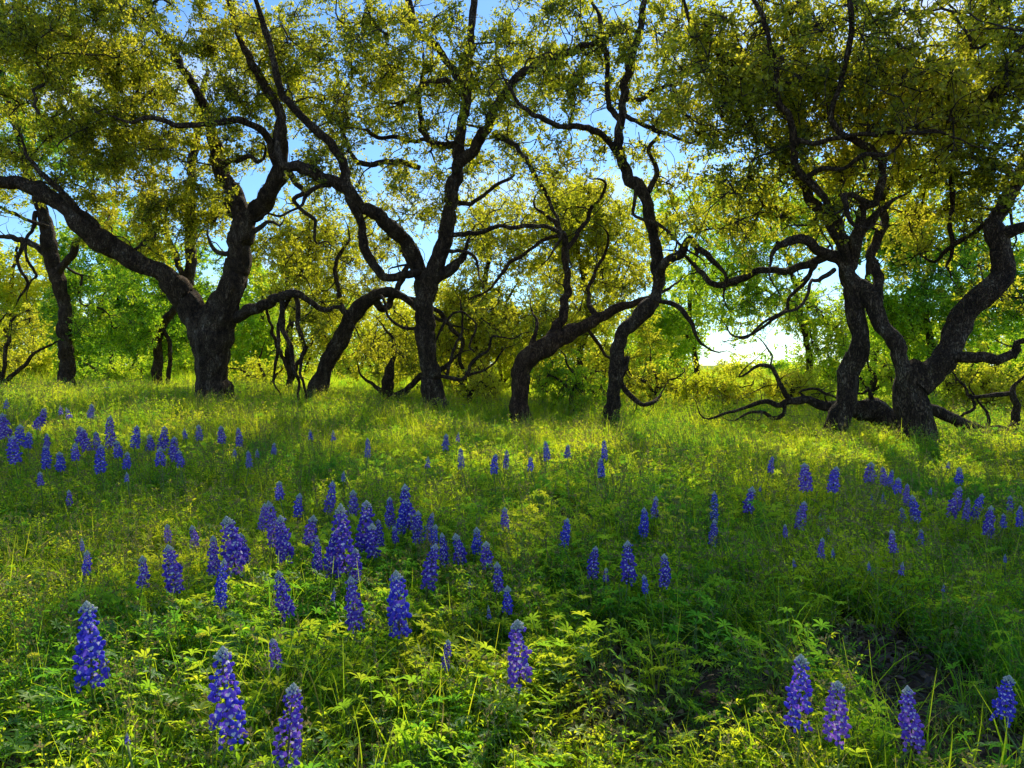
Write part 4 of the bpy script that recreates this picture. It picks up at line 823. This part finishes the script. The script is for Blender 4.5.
BB = [
# left far bank
(6,398,408,'tiny pale bluebonnet topmost at the far left border',dict(kind='bud',pale=1)),
(5,413,438,'bluebonnet on the left border below the tiny pale one, tall and dark'),
(15,436,462,'broad bluebonnet second in from the left border, lowest of the first trio'),
(37,408,428,'bluebonnet leaning sharply right in the far left bank',dict(lean=9)),
(28,432,448,'small bluebonnet just under the sharply leaning one'),
(47,433,447,'small bluebonnet above a longer spike in the far left bank'),
(47,445,468,'long dark bluebonnet directly under a small one in the far left bank'),
(41,472,485,'short round bluebonnet alone in shade below the far left bank',dict(kind='short')),
(61,405,414,'faint distant bluebonnet beside the leaning one at the meadow edge',dict(kind='bud')),
(69,407,418,'second faint distant bluebonnet at the meadow edge, darker tip',dict(kind='bud')),
(90,404,418,'pale lilac bluebonnet standing highest above the left clump',dict(pale=1,kind='short')),
(88,428,450,'deep blue bluebonnet at the left side of the left clump'),
(76,443,460,'stubby bluebonnet at the lower left of the left clump',dict(kind='short')),
(110,416,447,'tallest bluebonnet of the left clump with a greyish tip',dict(kind='slim')),
(101,445,472,'lowest long bluebonnet of the left clump'),
(118,441,457,'small bluebonnet on the right side of the left clump',dict(kind='short')),
(134,426,447,'broad bluebonnet leaning right beyond the left clump',dict(lean=4)),
(163,426,450,'dark bluebonnet above two blunt ones, left of the largest trunk'),
(161,447,465,'blunt bluebonnet under the dark one, left of the largest trunk',dict(kind='short')),
(175,437,460,'bluish bluebonnet right neighbour of the blunt one below the largest trunk'),
(185,428,438,'tiny bluebonnet near the foot of the largest trunk',dict(kind='bud')),
(199,425,440,'pale violet bluebonnet right in front of the largest trunk',dict(pale=1,kind='short')),
(222,426,443,'wide purple bluebonnet just right of the largest trunk',dict(kind='short')),
(239,428,446,'purple bluebonnet beside the wide one, with faded lower flowers'),
(235,448,456,'tiny faded bluebonnet below the pair right of the largest trunk',dict(kind='bud',pale=1)),
(249,450,467,'pale violet bluebonnet standing alone in bright yellow grass',dict(pale=1,kind='slim')),
(257,449,457,'tiny pale bluebonnet touching the lone pale violet one',dict(kind='bud',pale=1)),
(274,443,454,'small washed-out bluebonnet in bright grass right of the pale violet one',dict(pale=1,kind='short')),
(311,429,439,'tiny distant bluebonnet at the sunny grass edge, darker of two',dict(kind='bud')),
(333,430,440,'tiny distant lilac bluebonnet at the sunny grass edge',dict(kind='bud',pale=1)),
(127,472,481,'little round bluebonnet lying low under the left clump',dict(kind='bud')),
(69,490,505,'short bluebonnet alone in dark green shade',dict(kind='short')),
(82,538,550,'half hidden bluebonnet tip just above a short spike in the shade',dict(kind='bud')),
(86,550,573,'short broad bluebonnet in the shade left of the main clump',dict(kind='short')),
(343,471,481,'tiny pale bluebonnet in the brightest grass above the main clump',dict(kind='bud',pale=1)),
(91,601,684,'large deep blue bluebonnet alone in the left foreground',dict(kind='loose',lean=-5)),
(127,731,744,'small bluebonnet just opening low in the left foreground',dict(kind='bud')),
(143,556,586,'bluebonnet on a slanting pale stalk at the left rim of the main clump',dict(kind='short',lean=-3)),
(169,523,541,'small bluebonnet behind the left rim of the main clump',dict(kind='short')),
(177,542,590,'full upright bluebonnet near the left rim of the main clump',dict(lean=-3)),
(195,525,547,'small dark bluebonnet between two taller spikes, left of the main clump',dict(kind='short')),
(214,536,575,'bluebonnet half hidden behind the longest left spikes'),
(221,560,606,'long bluebonnet running down in front of the trio at the left of the main clump',dict(kind='slim')),
(235,512,572,'tallest bluebonnet in the left trio of the main clump',dict(lean=-3)),
(247,532,562,'bluebonnet leaning right against the tallest of the left trio',dict(lean=-4)),
(229,649,740,'long ragged purple bluebonnet in the foreground, second from the left',dict(kind='loose',lean=2)),
(276,636,667,'short ragged purple bluebonnet above two long foreground spikes',dict(kind='loose')),
(285,687,763,'purple bluebonnet with a pale tip, lowest in the foreground',dict(kind='loose',lean=3)),
(280,481,499,'small round bluebonnet at the very top of the main clump',dict(kind='short')),
(276,498,545,'bluebonnet right under the round topmost one of the main clump',dict(kind='slim')),
(285,514,561,'wide bluebonnet in front at the upper left of the main clump'),
(298,494,516,'blunt bluebonnet right of the topmost pair in the main clump',dict(kind='short')),
(309,516,546,'compact bluebonnet with pale tip in the middle of the main clump',dict(kind='short')),
(287,568,615,'bluebonnet with pale cap standing below the main clump, first of three'),
(328,480,512,'tapering bluebonnet leaning right at the back of the main clump',dict(lean=3)),
(332,529,574,'front left bluebonnet in the dense heart of the main clump'),
(346,502,574,'tallest bluebonnet in the dense heart of the main clump',dict(kind='slim')),
(366,498,549,'right bluebonnet in the dense heart of the main clump'),
(352,490,514,'small bluebonnet peeping over the dense heart of the main clump',dict(kind='short')),
(356,546,580,'bluebonnet at the foot of the dense heart of the main clump'),
(333,588,600,'tiny bluebonnet under the dense heart of the main clump',dict(kind='bud')),
(390,497,526,'bluebonnet between the dense heart and the tall pointed spike'),
(380,518,546,'broad bluebonnet below and right of the dense heart'),
(409,485,530,'tall pointed purple bluebonnet at the upper right of the main clump'),
(418,510,542,'wide purple bluebonnet under the tall pointed one'),
(396,526,542,'small bluebonnet wedged low between two broad ones',dict(kind='short')),
(434,524,545,'round bluebonnet on the right flank of the main clump',dict(kind='short')),
(444,534,565,'bluebonnet next to the pale-faced one on the right flank'),
(460,532,562,'bluebonnet with a whitish tip and a fading pale lower side',dict(kind='short')),
(476,527,552,'bluebonnet leaning right behind the whitish tipped one',dict(kind='short',lean=3)),
(488,540,567,'rightmost broad bluebonnet on the flank of the main clump',dict(kind='short',lean=-3)),
(429,544,588,'lower front bluebonnet on the right flank leaning right',dict(lean=3)),
(400,564,634,'largest bluebonnet below the main clump, long and dense',dict(kind='full')),
(357,576,628,'tapering bluebonnet just left of the largest one below the clump',dict(lean=-4)),
(498,563,590,'upper bluebonnet of a stepped pair at the right of the clump',dict(kind='short')),
(508,585,612,'lower bluebonnet of a stepped pair at the right of the clump',dict(kind='short',lean=-4)),
(445,640,669,'small loose bluebonnet among bright lupine leaves',dict(kind='loose')),
(521,613,683,'long dark bluebonnet at the edge of the shaded bare soil',dict(kind='loose',lean=3)),
(469,579,588,'tiny pale bluebonnet bud hidden in bright leaves',dict(kind='bud',pale=1)),
(489,606,618,'greyish bluebonnet bud left of the long dark one',dict(kind='bud',pale=1)),
(262,503,530,'slim bluebonnet on the outer left edge of the top of the main clump',dict(kind='slim')),
(318,538,570,'bluebonnet pressed against the left side of the dense heart',dict(lean=-2)),
(340,518,556,'dark bluebonnet wedged between the two tallest of the dense heart',dict(kind='slim')),
(374,524,556,'short thick bluebonnet closing the dense heart on its right',dict(kind='short')),
(401,500,532,'dark bluebonnet tucked behind the wide purple one',dict()),
(427,512,540,'slender bluebonnet just right of the wide purple one',dict(kind='slim',lean=3)),
(20,425,445,'dark bluebonnet in the gap right of the border trio',dict(kind='short')),
(60,452,470,'short bluebonnet between the border group and the left clump',dict(kind='short')),
(80,426,442,'small bluebonnet on the upper left of the left clump',dict(kind='short')),
(97,432,450,'dark bluebonnet in the heart of the left clump',dict()),
(126,452,468,'low bluebonnet on the right foot of the left clump',dict(kind='short')),
(150,434,450,'bluebonnet bridging the left clump and the dark tall spike',dict(kind='short')),
(180,450,466,'lowest small bluebonnet of the group left of the largest trunk',dict(kind='short')),
(890,470,486,'slim bluebonnet just behind the light purple one, leaning right',dict(kind='slim',lean=3)),
(966,498,520,'slim bluebonnet filling the gap left of the right border group',dict(kind='slim',lean=3)),
(506,507,528,'bluebonnet alone in shade just right of the main clump',dict(kind='short')),
(563,519,546,'bluebonnet leaning right alone in the dark middle shade',dict(lean=4)),
# far centre
(368,438,457,'slim washed-out bluebonnet in the sunny grass',dict(kind='slim',pale=1)),
(446,434,449,'pale bluebonnet upper left of three distant ones',dict(kind='short',pale=1)),
(458,432,441,'tiny dark bluebonnet above a longer pale one',dict(kind='bud')),
(461,447,468,'slim pale bluebonnet under a tiny dark one',dict(kind='slim',pale=1)),
(428,456,467,'little dark bluebonnet left of the slim pale one',dict(kind='bud')),
(494,454,473,'dark bluebonnet, left of a distant pair at the shade line'),
(506,450,468,'dark bluebonnet, right of a distant pair at the shade line',dict(kind='slim')),
(530,457,470,'small dark bluebonnet third from the pair at the shade line',dict(kind='short')),
(547,441,460,'distant two-tone bluebonnet with pale top and dark foot',dict(kind='slim')),
(568,445,458,'faint bluish distant bluebonnet',dict(kind='short',pale=1)),
(604,440,459,'dark bluebonnet standing directly above another below the S-shaped oak',dict(kind='slim')),
(601,458,477,'dark bluebonnet directly below another one near the S-shaped oak',dict(kind='slim')),
# middle shade
(655,497,518,'upper right bluebonnet of the overlapping pair near yellow umbels',dict(kind='short')),
(643,506,535,'lower left bluebonnet of the overlapping pair near yellow umbels'),
(593,547,578,'bluebonnet at the left end of the shaded row of five',dict(kind='full')),
(606,567,581,'small bluebonnet tucked beside the left end of the shaded row',dict(kind='short')),
(628,542,582,'tallest bluebonnet in the shaded row of five'),
(645,575,592,'stubby low bluebonnet in the shaded row of five',dict(kind='short')),
(664,555,586,'bluebonnet at the right end of the shaded row of five'),
(715,492,520,'greenish-tipped upper bluebonnet of a stacked pair',dict(kind='slim')),
(712,519,544,'lower bluebonnet of the stacked pair in the middle shade'),
(748,487,512,'very dark broad bluebonnet leaning right beside a sunlit yellow weed',dict(kind='short',lean=3)),
(771,456,472,'purple bluebonnet farthest back on the right slope',dict(kind='slim')),
(760,486,491,'tiny blue bloom between the dark broad one and the sunlit weeds',dict(kind='bud')),
(807,463,490,'tapering bluebonnet left of a twin on the right slope',dict(lean=-3)),
(833,466,491,'upright twin bluebonnet on the right slope'),
(800,501,529,'bluebonnet below the two twins on the right slope',dict(lean=2)),
(786,524,537,'round low bluebonnet left below the twins',dict(kind='short')),
(821,512,521,'tiny bluebonnet bud between the twins and the low ones',dict(kind='bud')),
(827,525,536,'small pointed bluebonnet under the tiny bud',dict(kind='bud')),
(821,538,557,'wide short bluebonnet low on the right slope',dict(kind='short')),
(833,548,557,'tiny bluebonnet attached right of the wide short one',dict(kind='bud')),
(794,558,567,'flat little bluebonnet lowest on the right slope',dict(kind='bud')),
# right slope
(870,462,482,'bluebonnet left of the light purple one, upper right slope',dict(kind='short')),
(883,467,485,'light purple bluebonnet in the upper right slope'),
(872,493,504,'small bluebonnet, left of two under the light purple one',dict(kind='bud')),
(884,492,503,'small bluebonnet, right of two under the light purple one',dict(kind='bud')),
(898,477,492,'blunt bluebonnet at the upper left of the right clump',dict(kind='short')),
(907,484,506,'wide bright bluebonnet in the middle of the right clump'),
(915,495,521,'lower right bluebonnet of the right clump',dict(lean=-4)),
(903,508,522,'low bluebonnet at the foot of the right clump',dict(kind='short')),
(958,467,483,'dark topmost bluebonnet above a leaning one on the far right',dict(kind='short')),
(950,486,516,'long leaning bluebonnet with pale patches on the far right',dict(lean=7)),
(975,492,518,'bluebonnet just left of the longest one at the right border',dict(kind='full')),
(987,505,535,'longest bluebonnet of the group near the right border'),
(1010,496,512,'small bluebonnet near the right border above two others',dict(kind='short')),
(1004,514,527,'round bluebonnet beside the longest one near the right border',dict(kind='short')),
(1020,506,526,'purple bluebonnet cut by the right border',dict()),
(894,530,552,'cyan-blue bluebonnet below the right clump',dict(kind='short')),
(921,529,544,'broad dark bluebonnet right of the cyan-blue one',dict(kind='short')),
(901,561,574,'flat bluebonnet directly below the cyan-blue one',dict(kind='bud')),
(869,561,570,'tiny pale-capped bluebonnet left of the flat one',dict(kind='bud',pale=1)),
(943,583,591,'tiny lilac bluebonnet alone in the grass right of the flat one',dict(kind='bud',pale=1)),
(1005,554,562,'tiny bluebonnet under the right border group',dict(kind='bud')),
(948,461,468,'tiny faded bluebonnet highest on the far right slope',dict(kind='bud',pale=1)),
(930,487,494,'tiny whitish bluebonnet between the right clump and the leaning one',dict(kind='bud',pale=1)),
# right foreground
(800,653,726,'tall bright blue bluebonnet, leftmost in the right foreground',dict(kind='loose')),
(838,677,740,'ragged bluebonnet showing its pale stalk, second in the right foreground',dict(kind='loose',lean=2)),
(912,690,747,'compact deep blue bluebonnet with pointed pale tip in the right foreground',dict(kind='full')),
(999,672,721,'violet bluebonnet alone at the right border of the foreground',dict(kind='loose',lean=2)),
]
for b in BB:
    kw = dict(b[4]) if len(b) > 4 else {}
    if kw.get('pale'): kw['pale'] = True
    bluebonnet(b[0], b[1], b[2], b[3], **kw)

# ------------------------------------------------------------------ other small flowers
def umbel_meshes():
    mh = MB(); m = 46; D = rand_unit(m); D[:, 2] = np.abs(D[:, 2]) * .6
    quad_leaves(mh, D * .012 * rng.uniform(.5, 1, m)[:, None], nrm(D + rand_unit(m) * .4), rand_unit(m), np.full(m, .007), np.full(m, .006))
    for q in range(12): tube(mh, [(0, 0, -.012), D[q] * .010], [.0006, .0004], 3, 1, cap=False)
    ms = MB(); tube(ms, [(0, 0, -.05), (.008, .004, .5), (0, 0, 1)], [.0016, .0014, .001], 4, 0)
    return mh.mesh('flower_head', [M['yellowpetal'], M['stem']]), ms.mesh('stem', [M['stem']])
UH, US = umbel_meshes()
def small_flower(name, label, px, py, s=1., h=.24, head=None, group=None):
    for D in np.arange(1.0, 15, .02):
        p = at(px, py, D); g = float(ground(p[0], D))
        if p[2] - g <= h: break
    root = bpy.data.objects.new(name, None); COL.objects.link(root); root.location = (p[0], D, g); tag(root, label, 'wildflower', group)
    st = link('stem', US, root); st.scale = (1, 1, p[2] - g); hd = link('flower_head', head or UH, root, (0, 0, p[2] - g)); hd.scale = (s, s, s)
for px, py in ((667,480),(665,486),(711,481),(690,500),(709,494),(678,498),(666,505),(682,512),(673,518),(709,511),(665,514),(610,478),(618,477),(588,479),(626,483),(615,506),(604,515),(595,476),(757,467),(754,459),(724,487),(694,530),(720,460),(667,532),(640,470)):
    small_flower('yellow_umbel_flower', 'tiny yellow umbel flower nodding in the shaded grass around the stacked bluebonnet pair', px, py, random.uniform(.8, 1.2), group='tiny yellow umbels in the middle shade')
small_flower('yellow_flower', 'small yellow flower beside the purple foreground bluebonnets', 200, 636, .8, .18)
small_flower('yellow_flower', 'greenish yellow flower at the left border of the foreground', 32, 656, .8, .15)
mw = MB(); m = 8; a = np.arange(m) / m * 6.28; Dw = nrm(np.stack([np.cos(a), np.sin(a), np.full(m, .25)], 1))
rib_leaves(mw, np.zeros((m, 3)), Dw, np.tile([0, 0, 1.], (m, 1)), np.full(m, .035), np.full(m, .02), .2)
ellipsoid(mw, np.array([0, 0, .006]), np.array([1., 0, 0]), np.array([0, 1., 0]), np.array([0, 0, 1.]), (.010, .010, .007), 1, 8, 4)
WH = mw.mesh('flower_head', [M['whitepetal'], M['yellowpetal']])
small_flower('white_flower', 'single white flower in the grass near the slim oak', 107, 388, 1.6, .32, WH)

def dry_stick(label, pts, r):
    P = []
    for px, py in pts:
        for D in np.arange(.8, 15, .01):
            p = at(px, py, D)
            if p[2] - float(ground(p[0], D)) <= .045: break
        P.append(p)
    mb = MB(); S = crom(P, .02); S = S + rng.normal(0, .002, S.shape); tube(mb, S, np.linspace(r, r * .4, len(S)), 6, 0, lump=.15)
    tag(link('dry_twig', mb.mesh('dry_twig', [M['dry']], origin=S[0]), None, S[0]), label, 'twig')
dry_stick('pale dry twig lying across the bottom of the left foreground', [(8, 742), (30, 748), (62, 758), (90, 770)], .003)
dry_stick('thin pale twig slanting through the dark shade at the left', [(28, 512), (40, 500), (58, 488), (72, 478)], .004)
dry_stick('short dry twig on the bare soil right of the long dark bluebonnet', [(560, 690), (585, 684), (612, 690)], .003)
dry_stick('crooked dry twig on the bare soil above the right foreground bluebonnets', [(868, 690), (890, 684), (908, 690), (926, 684)], .003)
# ------------------------------------------------------------------ camera, sun, sky
cam = bpy.data.cameras.new('camera'); co = bpy.data.objects.new('camera', cam); COL.objects.link(co)
co.location = (0, 0, CAMZ); co.rotation_euler = (math.pi / 2 - PITCH, 0, 0)
cam.sensor_width = 36; cam.lens = 36 * FPX / 1024; cam.clip_end = 4000; cam.clip_start = .02
scene.camera = co
sl = bpy.data.lights.new('sun', 'SUN'); sl.energy = 5; sl.angle = R(.6); sl.color = (1, .92, .70)
so = bpy.data.objects.new('sun', sl); COL.objects.link(so)
sd = Vector((math.sin(SUN_AZ) * math.cos(SUN_EL), math.cos(SUN_AZ) * math.cos(SUN_EL), math.sin(SUN_EL)))
so.rotation_euler = (-sd).to_track_quat('-Z', 'Y').to_euler()
w = bpy.data.worlds.new('World'); scene.world = w; w.use_nodes = True; nt = w.node_tree; nt.nodes.clear(); N = nt.nodes.new; Lk = nt.links.new
wo = N('ShaderNodeOutputWorld'); bg = N('ShaderNodeBackground'); sk = N('ShaderNodeTexSky'); sk.sky_type = 'NISHITA'; sk.sun_disc = False
sk.sun_elevation = SUN_EL; sk.sun_rotation = SUN_AZ; sk.air_density = 1.0; sk.dust_density = .12; sk.ozone_density = 1.2
tc = N('ShaderNodeTexCoord'); mp = N('ShaderNodeMapping'); mp.inputs['Scale'].default_value = (1.2, 1.2, 3.2); Lk(tc.outputs['Generated'], mp.inputs[0])
cn = N('ShaderNodeTexNoise'); cn.inputs['Scale'].default_value = 2.2; cn.inputs['Detail'].default_value = 7; cn.inputs['Roughness'].default_value = .55; Lk(mp.outputs[0], cn.inputs['Vector'])
cr = ramp(nt, [(.52, (0, 0, 0)), (.72, (1, 1, 1))]); Lk(cn.outputs['Fac'], cr.inputs[0])
mf = N('ShaderNodeMath'); mf.operation = 'MULTIPLY'; mf.inputs[1].default_value = .75; Lk(cr.outputs[0], mf.inputs[0])
mx = N('ShaderNodeMix'); mx.data_type = 'RGBA'; Lk(mf.outputs[0], mx.inputs['Factor']); tn = N('ShaderNodeMix'); tn.data_type = 'RGBA'; tn.blend_type = 'MULTIPLY'; tn.inputs['Factor'].default_value = 1; tn.inputs['B'].default_value = (.72, 1.04, 1.34, 1); Lk(sk.outputs[0], tn.inputs['A']); Lk(tn.outputs['Result'], mx.inputs['A']); mx.inputs['B'].default_value = (7.5, 7.9, 8.3, 1)
Lk(mx.outputs['Result'], bg.inputs['Color']); bg.inputs['Strength'].default_value = .15; Lk(bg.outputs[0], wo.inputs[0])
scene.view_settings.view_transform = 'Standard'; scene.view_settings.look = 'None'; scene.view_settings.exposure = 0; scene.view_settings.gamma = 1
scene.render.engine = 'CYCLES'
c = scene.cycles; c.max_bounces = 7; c.diffuse_bounces = 4; c.transmission_bounces = 4; c.use_adaptive_sampling = True; c.adaptive_threshold = .03; c.transparent_max_bounces = 4; c.use_denoising = True
print('bluebonnets', NBB)
